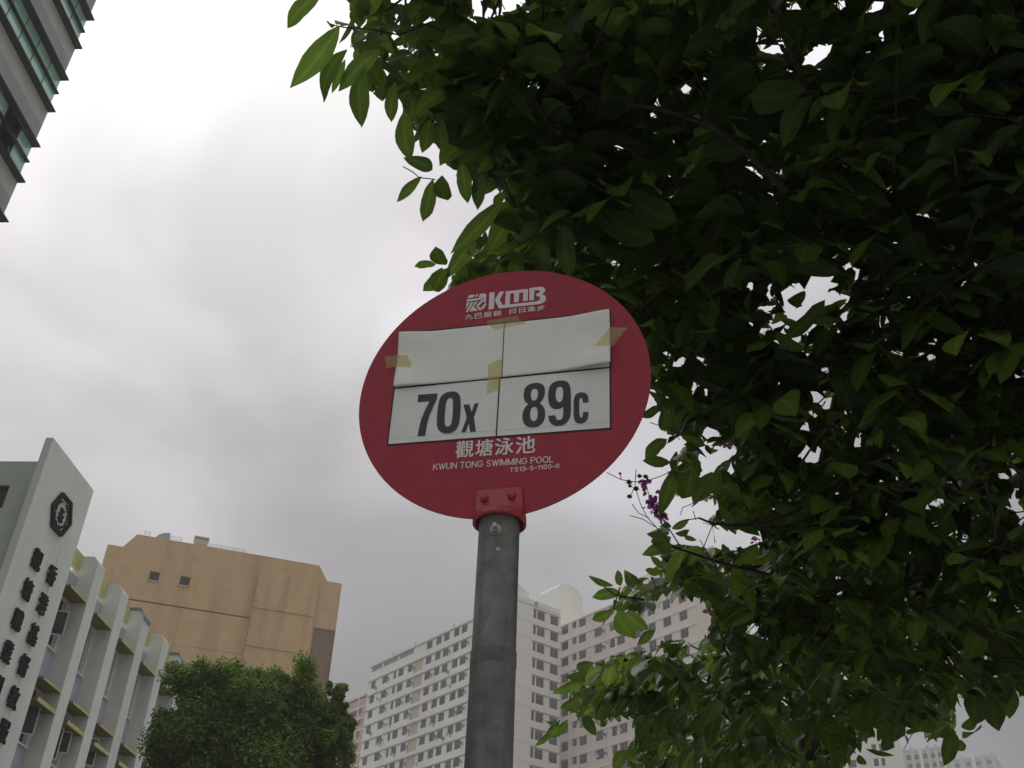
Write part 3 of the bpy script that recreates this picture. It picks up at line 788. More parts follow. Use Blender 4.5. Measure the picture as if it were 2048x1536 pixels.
# numerals 70X 89C
def numeral(loops):
    mb = MB(); flat(mb, loops, -.0012); return mb.build('numeral', black_p, panel)
numeral([[(-161.8, -2.9), (-123.6, -4.6), (-123.9, -19.0), (-130, -36), (-136.2, -57), (-139, -78), (-140.0, -97.4), (-154.6, -96.9), (-153.4, -78), (-150.6, -58), (-144.5, -38), (-137.6, -20.8), (-161.6, -20.0)]])
o7 = smooth([(-97, -3.6), (-87, -5.6), (-79.5, -14), (-76.6, -28), (-75.4, -50), (-75.8, -72), (-79.5, -88), (-87, -95.5), (-96.5, -97.2), (-107, -95), (-115.5, -87), (-119.3, -74), (-120.4, -52), (-119.8, -30), (-116.5, -14), (-108, -5.6)])
i7 = smooth([(-97.6, -17.6), (-93.2, -21), (-91.4, -30), (-90.2, -52), (-90.8, -72), (-93, -79.5), (-97.2, -82.3), (-101.8, -79.8), (-104.4, -72), (-105.4, -52), (-105, -30), (-102.4, -21)])
numeral([o7, i7])
numeral([[(-70.6, -36.6), (-59.4, -37.2), (-53.6, -55), (-49.2, -37.0), (-41.2, -36.8), (-48.8, -67.4), (-42.9, -99.0), (-54.0, -98.9), (-57.4, -80.0), (-62.6, -98), (-71.0, -98), (-62.3, -66.6)]])
o8 = smooth([(64.5, -4.4), (74, -6), (81.5, -12), (84.3, -22), (83.5, -35), (79, -46), (75.5, -50.5), (80, -56), (84.6, -66), (85.3, -80), (82.5, -92), (75, -100), (65, -102), (54, -99.5), (46.8, -92), (43.6, -80), (44.2, -66), (48.5, -56), (53, -50), (48, -45), (44.8, -35), (44.6, -22), (47.6, -12), (55, -6)])
numeral([o8, smooth([(64.5, -17), (69.5, -20), (71.3, -29), (69.5, -40), (64.5, -44), (59.5, -40), (57.8, -29), (59.5, -20)]),
         smooth([(64.8, -57.5), (69.8, -61), (71.6, -72), (70.2, -84.5), (65, -88.8), (59.4, -84.5), (57.6, -72), (59.4, -61)])])
o9 = [(112, -4.6), (117.5, -5.2), (122, -6.8), (126, -9.6), (129, -13.5), (131, -19), (132.2, -26), (132.9, -36), (133, -48), (133, -72), (132.4, -82), (130.8, -89), (128.3, -95), (124.5, -99.8), (119, -103), (112.5, -104.2), (106, -103.6), (100.5, -101.2), (96.2, -97.4), (93.4, -92), (92, -86.5), (91.6, -80.5),
      (104.6, -80.5), (105.2, -86), (106.8, -89.6), (109, -91.2), (112, -91.8), (115, -91), (117, -88.6), (118.3, -84), (118.8, -78), (119, -63), (116.4, -65.6), (113, -67), (108.5, -67.8), (104, -67.2), (99.4, -65), (95.6, -61), (92.8, -55.5), (91.2, -48.5), (90.4, -40), (90.4, -31), (91.2, -23), (92.8, -16.5), (96, -10.8), (100, -7.4), (105.5, -5.2)]
numeral([o9, smooth([(111.6, -18.2), (116.6, -21.5), (118.6, -33), (117, -48), (111.8, -53), (106.4, -48), (104.4, -35), (106.4, -21.5)])])
numeral([[(151, -36.0), (155.6, -36.8), (159.5, -38.8), (162.4, -41.8), (164.2, -45.8), (165, -51), (165.2, -59.6), (154.8, -59.6), (154.7, -54), (153.8, -50), (151.6, -48.4), (149.4, -50), (148.4, -54), (148.1, -60), (148.1, -80), (148.6, -86), (149.8, -90), (152, -91.4), (154, -89.6), (154.9, -85.5), (155, -79.7),
          (165, -80), (164.7, -88), (163.4, -94.5), (160.6, -99.8), (156.6, -103), (151.2, -104), (146, -103), (142, -100), (139.4, -95.2), (138.2, -88.6), (137.8, -80), (137.8, -60), (138.1, -52), (139.1, -45.6), (141.2, -40.8), (144.4, -37.6)]])
# operator logo
lg = MB()
flat(lg, [[(-33.3, 230.5), (-22.4, 229.7), (-21.9, 186.2), (-33.1, 186.3)]], -.0008)
flat(lg, [[(-12.5, 229.5), (-2.6, 228.9), (-11.0, 208.4), (-4.6, 193.8), (.3, 193.6), (.5, 228.4), (46.4, 227.3), (46.0, 197.2), (36.4, 197.3), (36.8, 220.0), (28.5, 220.3), (27.8, 196.8), (18.0, 196.7), (17.8, 220.5), (10.2, 220.7), (9.6, 193.4), (40, 192.8), (64.0, 192.2), (71.0, 196.2), (70.6, 203.0), (62.5, 206.8), (62.6, 211.6), (69.6, 214.2), (70.2, 219.0), (66.5, 221.4), (59.0, 221.3), (58.6, 196.8), (49.4, 197.0), (49.0, 229.2), (70.5, 229.0), (78.6, 226.0), (81.4, 219.0), (79.0, 212.5), (74.5, 209.2), (80.6, 204.8), (83.4, 197.4), (81.2, 190.0), (75.0, 185.6), (66.0, 184.5), (-11.6, 185.8), (-21.2, 208.4)]], -.0008)
for lp in ([(-78.5, 222.2), (-76.0, 229.8), (-63.0, 230.2), (-66.2, 222.6)], [(-63.2, 222.8), (-59.8, 230.3), (-55.8, 230.4), (-59.4, 223.2)], [(-55.6, 223.4), (-52.0, 230.2), (-42.5, 229.6), (-39.3, 225.2), (-39.6, 205.5), (-50.2, 192.8), (-43.8, 189.2), (-38.2, 201.0)],
           [(-79.4, 213.5), (-79.0, 219.2), (-46.2, 219.8), (-41.4, 213.4), (-54.5, 198.2), (-46.4, 187.4), (-51.2, 187.2), (-60.2, 198.8), (-48.2, 214.6)],
           [(-79.6, 196.5), (-79.4, 211.0), (-73.0, 211.2), (-79.8, 194.0)], [(-79.9, 186.6), (-70.5, 210.8), (-64.8, 210.8), (-75.6, 186.7)], [(-72.6, 186.9), (-62.4, 210.8), (-55.4, 210.8), (-64.4, 199.0), (-54.6, 187.4)]):
    flat(lg, [lp], -.0008)
lg.build('operator_logo', print_w, disc)
def stext(body, x0, x1, z0, z1, name='lettering', bold=.0, rot=0.0, slant=0.0, parent=None):
    return fit_text(body, x0 / 1000, x1 / 1000, z0 / 1000, z1 / 1000, -.0008, print_w, parent or disc, name, bold, 0, rad(rot), slant)
def heavy(body, a, b, z0, z1, w):
    # Chinese characters thickened by overlaying copies shifted by a fraction of the stroke
    for k, (dx, dz) in enumerate(((0, 0), (w, 0), (0, w * .7), (w, w * .7))):
        o = stext(body, a + dx - w / 2, b + dx - w / 2, z0 + dz, z1 + dz)
        for v in o.data.vertices: v.co.y -= .00005 * k
        if k == 0: first = o
        else: parts_.append(o)
    parts_.insert(0, first); join_all(parts_)
    parts_.clear()
parts_ = []
for body, a, b in (('九', -80, -64), ('巴', -60.5, -45.5), ('服', -42, -26), ('務', -22.5, -6)): heavy(body, a, b, 167.2, 180.2, .5)
for body, a, b in (('日', 10.5, 23), ('日', 29.5, 42), ('進', 46.5, 62), ('步', 65.5, 80.5)): heavy(body, a, b, 168.4, 180.6, .6)
for body, a, b, dz in (('觀', -78.5, -46, 0), ('塘', -41.5, -10, -.8), ('泳', -5.5, 28, -1.8), ('池', 33, 68, -2.8)): heavy(body, a, b, -152.6 + dz, -117.2 + dz, 1.1)
# plain sans serif capitals drawn as strokes in a unit box
def arc(cx, cz, rx, rz, a0, a1, n=10): return [(cx + rx * math.cos(rad(a0 + (a1 - a0) * k / n)), cz + rz * math.sin(rad(a0 + (a1 - a0) * k / n))) for k in range(n + 1)]
S_ = arc(.5, .75, .38, .25, 25, 270, 12) + arc(.5, .25, .42, .25, 90, -155, 12)
GL = {'K': (.72, [[(0, 0), (0, 1)], [(.95, 1), (.03, .38)], [(.33, .60), (1, 0)]]), 'W': (1.05, [[(0, 1), (.25, 0), (.5, .95), (.75, 0), (1, 1)]]), 'U': (.74, [[(0, 1)] + arc(.5, .35, .5, .35, 180, 360) + [(1, 1)]]),
      'N': (.74, [[(0, 0), (0, 1), (1, 0), (1, 1)]]), 'T': (.7, [[(0, 1), (1, 1)], [(.5, 1), (.5, 0)]]), 'O': (.84, [arc(.5, .5, .5, .5, 90, 450, 20)]), 'G': (.82, [arc(.5, .5, .5, .5, 40, 330, 16) + [(.97, .45), (.56, .45)]]),
      'S': (.7, [S_]), 'I': (.0, [[(.5, 0), (.5, 1)]]), 'M': (.86, [[(0, 0), (0, 1), (.5, .05), (1, 1), (1, 0)]]), 'P': (.68, [[(0, 0), (0, 1), (.6, 1)] + arc(.6, .74, .4, .26, 90, -90, 8) + [(0, .48)]]), 'L': (.6, [[(0, 1), (0, 0), (1, 0)]]),
      '1': (.3, [[(.0, .78), (.6, .84), (1, 1), (1, 0)]]), '3': (.62, [arc(.48, .76, .4, .24, 150, -90, 10) + arc(.48, .26, .48, .26, 90, -150, 10)]), '0': (.6, [arc(.5, .5, .5, .5, 90, 450, 18)]), '-': (.4, [[(0, .42), (1, .42)]])}
def stroke_text(body, x0, x1, z0, z1, w, gap, space, rot, name):
    adv = []; x = 0
    for ch in body:
        if ch == ' ': x += space; continue
        gw, st = GL[ch]; adv.append((ch, x, gw)); x += gw + gap
    tot = x - gap; h = z1 - z0; sx = (x1 - x0) / tot; cx, cz = (x0 + x1) / 2, (z0 + z1) / 2; c, s_ = math.cos(rad(rot)), math.sin(rad(rot))
    par = bpy.data.objects.new(name, None); bpy.data.objects.remove(par)
    for ch, xx, gw in adv:
        mb = MB(); i = 0
        for st in GL[ch][1]:
            pts = [(x0 + (xx + px_ * gw) * sx, z0 + pz_ * h) for px_, pz_ in st]
            pts = [(cx + (a - cx) * c - (b - cz) * s_, cz + (a - cx) * s_ + (b - cz) * c) for a, b in pts]
            for a, b in zip(pts, pts[1:]): seg(mb, a, b, w, -.0008 - .000004 * i); i += 1
        mb.build('letter', print_w, disc)
stroke_text('KWUN TONG SWIMMING POOL', -118.4, 101.4, -175.2, -163.4, 1.6, .27, .42, -1.55, 'stop_name')
stroke_text('TS13-S-1100-0', 24.2, 111.4, -190.8, -182.9, 1.45, .32, .3, -.2, 'stop_code')
# loose white sheet taped over the upper panel, corners lifting
def lift(x, z):
    tl = math.exp(-((x + 212) ** 2 + (z - 148) ** 2) / 48 ** 2); tr = math.exp(-((x - 208) ** 2 + (z - 148) ** 2) / 55 ** 2)
    bl = math.exp(-((x + 212) ** 2 / 60 ** 2 + (z - 20) ** 2 / 40 ** 2)); br = math.exp(-((x - 208) ** 2 / 70 ** 2 + (z - 20) ** 2 / 45 ** 2))
    return 2.2 + 10 * tl + 9 * tr + 7 * bl + 13 * br + .5 * math.sin(x * .035) * math.cos(z * .05)
pg = MB(); NX, NZ = 60, 22; vv = []; ff = []
for j in range(NZ + 1):
    for i in range(NX + 1):
        x = -211.5 + 420 * i / NX; z0 = 18.5 - .008 * (x + 211); z1 = 147.0 - 1.0 * math.exp(-(x / 120) ** 2) - .010 * (x + 211)
        z = z0 + (z1 - z0) * j / NZ
        vv.append((x / 1000, -lift(x, z) / 1000, z / 1000))
for j in range(NZ):
    for i in range(NX): a = j * (NX + 1) + i; ff.append((a, a + 1, a + NX + 2, a + NX + 1))
pg.add(vv, ff); sheet = pg.build('cover_sheet', paper_m, panel, smooth=True)
sm = sheet.modifiers.new('thickness', 'SOLIDIFY'); sm.thickness = .0005; sm.offset = 0
dl = MB(); 
for i in range(12):
    za, zb = 16.5 + 10.9 * i, 16.5 + 10.9 * (i + 1)
    dl.add([(.0003, -(lift(1, za) + .5) / 1000, za / 1000), (.0021, -(lift(1, za) + .5) / 1000, za / 1000), (.0021, -(lift(1, zb) + .5) / 1000, zb / 1000), (.0003, -(lift(1, zb) + .5) / 1000, zb / 1000)], [(0, 1, 2, 3)])
dl.build('panel_divider', line_p, sheet)
# yellowed sticky tape
tp = bpy.data.materials.new('yellowed_tape'); tp.use_nodes = True; tt = tp.node_tree; tb = tt.nodes['Principled BSDF']
tt.nodes.remove(tb); tout = tt.nodes['Material Output']
ttr = N(tt, 'ShaderNodeBsdfTransparent'); ttr.inputs[0].default_value = (.96, .93, .66, 1)
tdf = N(tt, 'ShaderNodeBsdfDiffuse'); tdf.inputs[0].default_value = (.66, .62, .44, 1)
tno = N(tt, 'ShaderNodeTexNoise'); tno.inputs['Scale'].default_value = 55; tra = ramp(tt, tno.outputs[0], [(.35, .22), (.7, .42)])
tmx = N(tt, 'ShaderNodeMixShader'); L(tt, tra, 0, tmx, 0); L(tt, ttr, 0, tmx, 1); L(tt, tdf, 0, tmx, 2); L(tt, tmx, 0, tout, 0)
def tape(poly, inside):
    """poly in mm; each corner flagged by whether it lies on the sheet"""
    mb = MB(); n = len(poly); cx = sum(p[0] for p in poly) / n; cz = sum(p[1] for p in poly) / n
    def P(x, z, on): return (x / 1000, -((lift(x, z) + .9) if on else 1.6) / 1000, z / 1000)
    pts = [P(x, z, on) for (x, z), on in zip(poly, inside)] 
    tri = tessellate_polygon([[Vector((x, z, 0)) for x, z in poly]])
    mb.add(pts, [tuple(t) for t in tri])
    return mb.build('tape', tp, sheet)
tape([(-240.1, 98.1), (-212, 94.5), (-212, 66), (-232.3, 69.0)], [0, 1, 1, 0])
tape([(-211.9, 94.4), (-192.5, 91.7), (-181.4, 71.8), (-181.0, 61.6), (-211.9, 66)], [1, 1, 1, 1, 1])
tape([(-34.0, 157.5), (27.5, 161.7), (30.8, 151.7), (33, 149.5), (-33.1, 148)], [0, 0, 0, 1, 1])
tape([(-33, 147.9), (33, 148.5), (46.3, 138.2), (13.2, 135.5), (-15.5, 132.1)], [1, 1, 1, 1, 1])
tape([(209, 101.3), (241.1, 100.6), (212.9, 58.1), (209, 57)], [1, 0, 0, 1])
tape([(208.8, 101.2), (208.8, 56.5), (178.8, 62.1)], [1, 1, 1])
tape([(-26.7, 47.8), (-6.3, 58.7), (.6, 56.7), (-.3, 19.6), (-25.9, 19.6)], [1, 1, 1, 1, 1])
tape([(-25.9, 19.5), (-.3, 19.5), (-3.4, -11.3), (-26.4, -18.1)], [1, 1, 0, 0])
# pole
pb = MB(); zz = [0, 1.2, 2.0, 2.179, 2.181, 2.206, 2.210, 2.438, 2.444]; rr = [.0385, .0375, .0366, .0363, .0368, .0368, .0356, .0349, .0349]
pb.tube([(0, 0, z) for z in zz], rr, 40); pole = pb.build('pole', steel, stop, smooth=False)
for p in pole.data.polygons: p.use_smooth = len(p.vertices) == 4
jb = MB(); jb.tube([(0, 0, 2.1815), (0, 0, 2.2055)], .0371, 40, 0, False); jb.build('joint_band', mat('grimy_joint', (.13, .138, .128), .8, .3, 40), stop, smooth=True)
# bracket: open collar that flattens into a plate clamping the disc
bk = MB(); nb = 48; prof = [(2.434, .0455, 1.0), (2.4345, .0464, 1.0), (2.441, .0464, 1.0), (2.447, .0462, .84), (2.453, .0457, .55), (2.458, .045, .3), (2.463, .0437, .17), (2.496, .0430, .15), (2.498, .042, .13)]
va = []; cxs = .0
for z, r, fl_ in prof:
    for k in range(nb):
        a = 2 * math.pi * k / nb; c, s_ = math.cos(a), math.sin(a)
        e = 1.0 if fl_ > .9 else .55 + .45 * fl_
        X = r * math.copysign(abs(c) ** e, c); Y = r * fl_ * math.copysign(abs(s_) ** e, s_)
        va.append((X, Y - .0105 * (1 - fl_) if fl_ < .9 else Y, z))
fa_ = []
for i in range(len(prof) - 1):
    for k in range(nb): fa_.append((i * nb + k, i * nb + (k + 1) % nb, (i + 1) * nb + (k + 1) % nb, (i + 1) * nb + k))
fa_.append(tuple((len(prof) - 1) * nb + k for k in range(nb)))
o_ = len(va); va += [(.0425 * math.cos(2 * math.pi * k / nb), .0425 * math.sin(2 * math.pi * k / nb), z) for z in (2.434, 2.450) for k in range(nb)]
for k in range(nb):
    k2 = (k + 1) % nb
    fa_.append((o_ + k, o_ + nb + k, o_ + nb + k2, o_ + k2)); fa_.append((k, o_ + k, o_ + k2, k2))
fa_.append(tuple(o_ + nb + k for k in reversed(range(nb))))
bk.add(va, fa_); brk = bk.build('bracket', red2, stop, smooth=True)
brk.rotation_euler = (0, 0, math.atan2(SU.y, SU.x))
def dome(r, h, n=20):
    mb = MB(); vs_ = [(0, -h, 0)]; fs = []
    for j, (rr_, hh) in enumerate(((.45, .93), (.78, .68), (.96, .35), (1.0, 0.0))): vs_ += [(r * rr_ * math.cos(2 * math.pi * k / n), -h * hh, r * rr_ * math.sin(2 * math.pi * k / n)) for k in range(n)]
    fs += [(0, 1 + k, 1 + (k + 1) % n) for k in range(n)]
    for j in range(3): fs += [(1 + j * n + k, 1 + (j + 1) * n + k, 1 + (j + 1) * n + (k + 1) % n, 1 + j * n + (k + 1) % n) for k in range(n)]
    return mb.add(vs_, fs)
for k, xr in enumerate((-.0255, .0235)):
    rv = dome(.0078, .0055).build('rivet', red2, brk, smooth=True); rv.location = (xr, -.0155, 2.4805 + .0008 * k)
# hexagon bolt with a thread end through the pole
nutm = mat('galvanised_nut', (.42, .41, .36), .42, .25, 60, .2, .6)
bt = MB(); bt.tube([(0, -.0335, 0), (0, -.0375, 0)], .0098, 24); bt.tube([(0, -.0375, 0), (0, -.044, 0)], .0072, 6, 0); bt.tube([(0, -.044, 0), (0, -.056, 0)], .0035, 14)
bolt = bt.build('bolt', nutm, stop); bolt.location = (-.0035, 0, 2.4065); bolt.rotation_euler = (0, 0, rad(-4))
sc2 = MB(); sc2.box(-.0035, .0035, -.0361, -.0353, 2.368, 2.374).build('sticker_residue', nutm, stop)

# ================================================================== trees
def ray(px, py):
    c = np.array([px - 1024, 768 - py, -F], float); d = R @ (c / np.linalg.norm(c)); return d
def project(P):
    q = (P - EYE) @ R            # world -> camera (R maps camera to world)
    return np.stack([1024 - F * q[:, 0] / q[:, 2], 768 + F * q[:, 1] / q[:, 2]], 1), -q[:, 2]
def in_poly(pt, poly):
    x, y = pt[:, 0], pt[:, 1]; c = np.zeros(len(pt), bool); j = len(poly) - 1
    for i in range(len(poly)):
        xi, yi = poly[i]; xj, yj = poly[j]
        if yi != yj: c ^= ((yi > y) != (yj > y)) & (x < (xj - xi) * (y - yi) / (yj - yi) + xi)
        j = i
    return c
# the crown's underside lies 3.3 to 3.7 m above the ground
def crown_dist(d):
    el = math.asin(d[2]); zl = 3.3 + .42 * min(1, max(0, (math.degrees(el) - 18) / 36)); return (zl - 1.6) / math.sin(el)
TX, TY = 2.12, 6.98
tree = thing('flowering_tree', 'large-leaved flowering tree hanging dark over the right half, with a purple flower spike', 'tree', (TX, TY, 0))
leaf_m = leaf_mat('broad_leaf', (.034, .060, .019), (.150, .240, .034), .45, .95, .5, True)
leaf_o = leaf_m
bark = mat('bark', (.028, .024, .02), .9, .35, 12, .6)
twig_m = mat('twig_bark', (.045, .04, .03), .85, .3, 30, .2)
TS = np.array([0, .06, .15, .26, .38, .50, .62, .73, .83, .91, .96, 1.0]); TW = np.array([.025, .12, .26, .37, .44, .475, .46, .40, .30, .17, .08, .004])
def leaf_unit(seed):
    r = random.Random(seed); v = []; bend = r.uniform(.05, .55); side = r.uniform(-.11, .11); fold = r.uniform(.03, .18); wav = r.uniform(.0, .035); ph = r.uniform(0, 6)
    for t, w in zip(TS, TW):
        w = w * (1 + .05 * math.sin(9 * t + ph) + .02 * math.sin(27 * t + ph)); cx = t; cy = side * math.sin(math.pi * t) * 2; cz = -bend * t * t * .5 * 2
        for k, s in enumerate((-1, -.55, 0, .55, 1)):
            v.append((cx - abs(s) * .02, cy + s * w * (1 if s < 0 else 1), cz + fold * abs(s) * w + wav * math.sin(13 * t + ph + s) * abs(s)))
    return np.array(v)
QF = []
for i in range(len(TS) - 1):
    for k in range(4): a = i * 5 + k; QF.append((a, a + 1, a + 6, a + 5))
QF = np.array(QF); UNITS = [leaf_unit(k) for k in range(12)]
RIBV = np.tile([0, .45, 1, .45, 0], len(TS))
def leaf_matrix(B, D, Nn, Ln, Wd):
    """columns: along, across, normal; scaled"""
    X = D / np.linalg.norm(D); Z = Nn - X * (Nn @ X); Z /= np.linalg.norm(Z); Y = np.cross(Z, X)
    M = np.eye(4); M[:3, 0] = X * Ln; M[:3, 1] = Y * Wd; M[:3, 2] = Z * Ln; M[:3, 3] = B
    return M
leaves = []      # (matrix, unit, tone, distance)
twigs = MB()
# --- leaves at the rim of the crown, each (base x, base y, tip x, tip y, width in px, extra distance)
RIM = [(640, -8, 574, 50, 38), (677, 54, 581, 163, 50), (683, 52, 681, 19, 20), (670, 50, 640, 62, 10), (693, 101, 604, 212, 36), (690, 120, 664, 187, 20), (724, 130, 725, 260, 46), (760, 100, 677, 178, 42), (790, 165, 781, 257, 30),
       (810, 222, 817, 329, 44), (858, 240, 842, 303, 36), (885, 240, 884, 308, 36), (864, 340, 831, 334, 18), (842, 354, 795, 406, 24), (865, 360, 844, 451, 34), (884, 352, 894, 417, 38), (922, 325, 930, 403, 36), (962, 345, 964, 405, 30),
       (1004, 402, 903, 493, 38), (1012, 386, 985, 418, 18), (871, 529, 828, 535, 20), (892, 529, 871, 499, 28), (884, 536, 844, 588, 30), (897, 537, 859, 596, 36), (952, 484, 900, 545, 34), (735, -10, 712, 52, 46), (700, 5, 722, 55, 30),
       (1333, 879, 1294, 922, 34), (1340, 925, 1292, 930, 26), (1353, 930, 1333, 1030, 36), (1380, 925, 1362, 1007, 50), (1425, 945, 1388, 1009, 46), (1440, 940, 1431, 1001, 30), (1318, 812, 1288, 836, 22), (1326, 815, 1326, 873, 24),
       (1344, 1057, 1377, 1040, 17), (1351, 1067, 1386, 1063, 15), (1393, 1080, 1360, 1077, 12), (1341, 1074, 1295, 1089, 26), (1338, 1066, 1299, 1072, 16), (1333, 1043, 1322, 1062, 14), (1344, 1092, 1313, 1109, 18), (1327, 1137, 1299, 1113, 18),
       (1327, 1143, 1280, 1153, 18), (1226, 1171, 1180, 1156, 13), (1240, 1171, 1238, 1146, 14), (1240, 1185, 1192, 1198, 27), (1268, 1175, 1259, 1161, 9), (1229, 1219, 1177, 1241, 21), (1236, 1221, 1250, 1258, 25), (1254, 1223, 1281, 1251, 27),
       (1309, 1262, 1277, 1291, 20), (1187, 1325, 1145, 1350, 22), (1175, 1340, 1128, 1362, 20), (1170, 1363, 1117, 1388, 22), (1160, 1392, 1117, 1418, 18), (1135, 1440, 1101, 1476, 20), (1120, 1440, 1090, 1492, 18), (1113, 1440, 1074, 1460, 9),
       (1170, 1430, 1191, 1467, 26), (1923, 1454, 1956, 1440, 30), (1926, 1464, 1978, 1485, 26), (1909, 1464, 1909, 1518, 34), (1921, 1480, 1927, 1511, 22), (1733, 1498, 1784, 1514, 12), (1717, 1510, 1730, 1532, 22),
       (1255, 1500, 1235, 1540, 30), (1480, 1125, 1512, 1090, 26), (1445, 1110, 1455, 1080, 16), (1850, 1440, 1850, 1490, 40), (1790, 1440, 1792, 1478, 34), (1990, 1390, 1993, 1440, 40), (2020, 1370, 2025, 1424, 40), (1960, 1385, 1967, 1427, 36), (1770, 1455, 1783, 1493, 36),
       (1575, 600, 1620, 606, 26), (1556, 625, 1572, 655, 26), (1600, 655, 1560, 640, 16), (1650, 600, 1585, 680, 34), (1680, 640, 1605, 650, 26), (1610, 700, 1545, 665, 30)]
r_ = random.Random(5)
for (bx, by, tx, ty, w) in RIM:
    d0, d1 = ray(bx, by), ray(tx, ty); dist = crown_dist(d0) * r_.uniform(.97, 1.06)
    B = EYE + d0 * dist; T = EYE + d1 * dist * r_.uniform(.97, 1.03)
    D = T - B; Ln = np.linalg.norm(D); vd = (B + T) / 2 - EYE; vd /= np.linalg.norm(vd)
    pxs = math.hypot(tx - bx, ty - by); Wd = w / pxs * Ln * .92
    Nn = -vd + np.array([r_.uniform(-.3, .3), r_.uniform(-.3, .3), r_.uniform(.1, .5)]); Nn = -Nn   # underside towards the viewer
    leaves.append((leaf_matrix(B, D, Nn, Ln, Wd), r_.randrange(10), r_.uniform(.45, .95), dist, 1))
# --- crown outline and sky gaps as the foliage is distributed
CROWN = [(690, -300), (690, 0), (705, 60), (700, 95), (715, 130), (735, 180), (765, 200), (790, 190), (800, 215), (820, 260), (842, 285), (878, 296), (885, 330), (905, 345), (925, 345), (940, 375), (985, 380), (1000, 398), (975, 425), (955, 470), (912, 500), (895, 530),
         (898, 560), (885, 592), (960, 640), (1250, 760), (1292, 800), (1313, 830), (1323, 866), (1336, 872), (1345, 905), (1335, 960), (1345, 990), (1362, 1000), (1388, 1002), (1431, 996), (1440, 1020), (1400, 1050), (1450, 1060), (1520, 1050), (1535, 1075), (1480, 1100), (1420, 1095),
         (1345, 1085), (1318, 1110), (1320, 1125), (1300, 1145), (1250, 1175), (1222, 1195), (1232, 1218), (1270, 1230), (1330, 1190), (1400, 1200), (1420, 1240), (1400, 1290), (1330, 1270), (1300, 1300), (1240, 1305), (1195, 1322), (1150, 1350), (1130, 1385), (1122, 1415), (1150, 1435), (1195, 1445), (1235, 1440), (1262, 1440),
         (1268, 1470), (1250, 1500), (1255, 1545), (1300, 1700), (1650, 1760), (1695, 1525), (1717, 1496), (1755, 1468), (1783, 1488), (1792, 1472), (1822, 1484), (1832, 1460), (1850, 1484), (1867, 1478), (1888, 1478), (1905, 1475), (1920, 1440), (1908, 1405), (1918, 1396), (1935, 1408),
         (1968, 1422), (1993, 1430), (2022, 1418), (2031, 1382), (2060, 1400), (2300, 1420), (3400, 1300), (3400, -1300), (690, -1300)]
def zp(pts, ox, oy, s): return [(ox + x * s, oy + y * s) for x, y in pts]
G = []
A3 = lambda *p: G.append(zp(p, 1500, 0, .3906)); A4 = lambda *p: G.append(zp(p, 1180, 560, .32561)); A5 = lambda *p: G.append(zp(p, 1600, 560, .32561)); A2 = lambda *p: G.append(zp(p, 1000, 0, .3906)); A1 = lambda *p: G.append(zp(p, 560, 0, .40355)); A6 = lambda *p: G.append(zp(p, 1100, 1000, .349)); A7 = lambda *p: G.append(zp(p, 1560, 1000, .349))
A3((285, 300), (360, 225), (405, 225), (408, 270), (345, 325), (310, 345)); A3((75, 270), (130, 220), (182, 268)); A3((165, 90), (240, 25), (290, 58), (190, 85)); A3((425, 30), (518, 8), (450, 70)); A3((605, 65), (660, -10), (688, 5), (685, 48)); A3((788, 30), (852, 12), (857, 48), (798, 88))
A3((212, 183), (268, 225), (238, 243)); A3((662, 165), (708, 180), (690, 200)); A3((648, 205), (688, 203), (665, 230)); A3((160, 1415), (220, 1490), (250, 1450), (290, 1480), (300, 1440), (283, 1388), (380, 1420), (390, 1365), (458, 1450), (370, 1492), (515, 1532), (400, 1560), (165, 1560)); A3((465, 1338), (528, 1345), (490, 1383)); A3((490, 1440), (573, 1355), (598, 1448), (540, 1412))
A3((1265, 385), (1318, 378), (1275, 405)); A3((858, 530), (888, 515), (868, 545)); A3((1130, 1330), (1180, 1360), (1160, 1380)); A3((0, 150), (60, 160), (50, 185), (0, 180)); A3((55, 245), (75, 205), (90, 212), (70, 248)); A3((90, 1490), (115, 1495), (112, 1530), (90, 1530))
A4((1178, 0), (1250, 75), (1270, 25), (1330, 85), (1345, 0), (1500, 0), (1440, 70), (1470, 100), (1600, 112), (1540, 132), (1400, 165), (1300, 225), (1290, 180), (1330, 152), (1390, 150), (1310, 88), (1210, 118), (1178, 130)); A4((1228, 172), (1300, 200), (1290, 300), (1225, 250))
A4((1290, 305), (1320, 260), (1402, 238), (1390, 278), (1300, 335)); A4((1118, 350), (1200, 300), (1285, 330), (1210, 352), (1165, 402)); A4((1028, 165), (1118, 163), (1100, 197), (1040, 187)); A4((1118, 213), (1188, 215), (1192, 248)); A4((1098, 263), (1178, 283), (1110, 297)); A4((1026, 335), (1060, 283), (1082, 320))
A4((498, 502), (582, 478), (545, 548)); A4((658, 473), (703, 490), (663, 528)); A4((598, 630), (657, 625), (630, 683)); A4((688, 680), (768, 702), (700, 707)); A4((1350, 668), (1454, 732), (1415, 768)); A4((1428, 803), (1500, 728), (1512, 793)); A4((1438, 872), (1600, 848), (1592, 897), (1500, 893))
A4((1298, 1113), (1308, 1008), (1350, 1003), (1474, 1070), (1472, 1117)); A4((425, 1070), (490, 965), (638, 952), (545, 1030), (490, 1095)); A4((655, 1008), (700, 1060), (760, 1082), (850, 995), (893, 1050), (780, 1155), (700, 1225), (690, 1150)); A4((848, 1192), (870, 1108), (882, 1203)); A4((418, 1130), (475, 1118), (440, 1192))
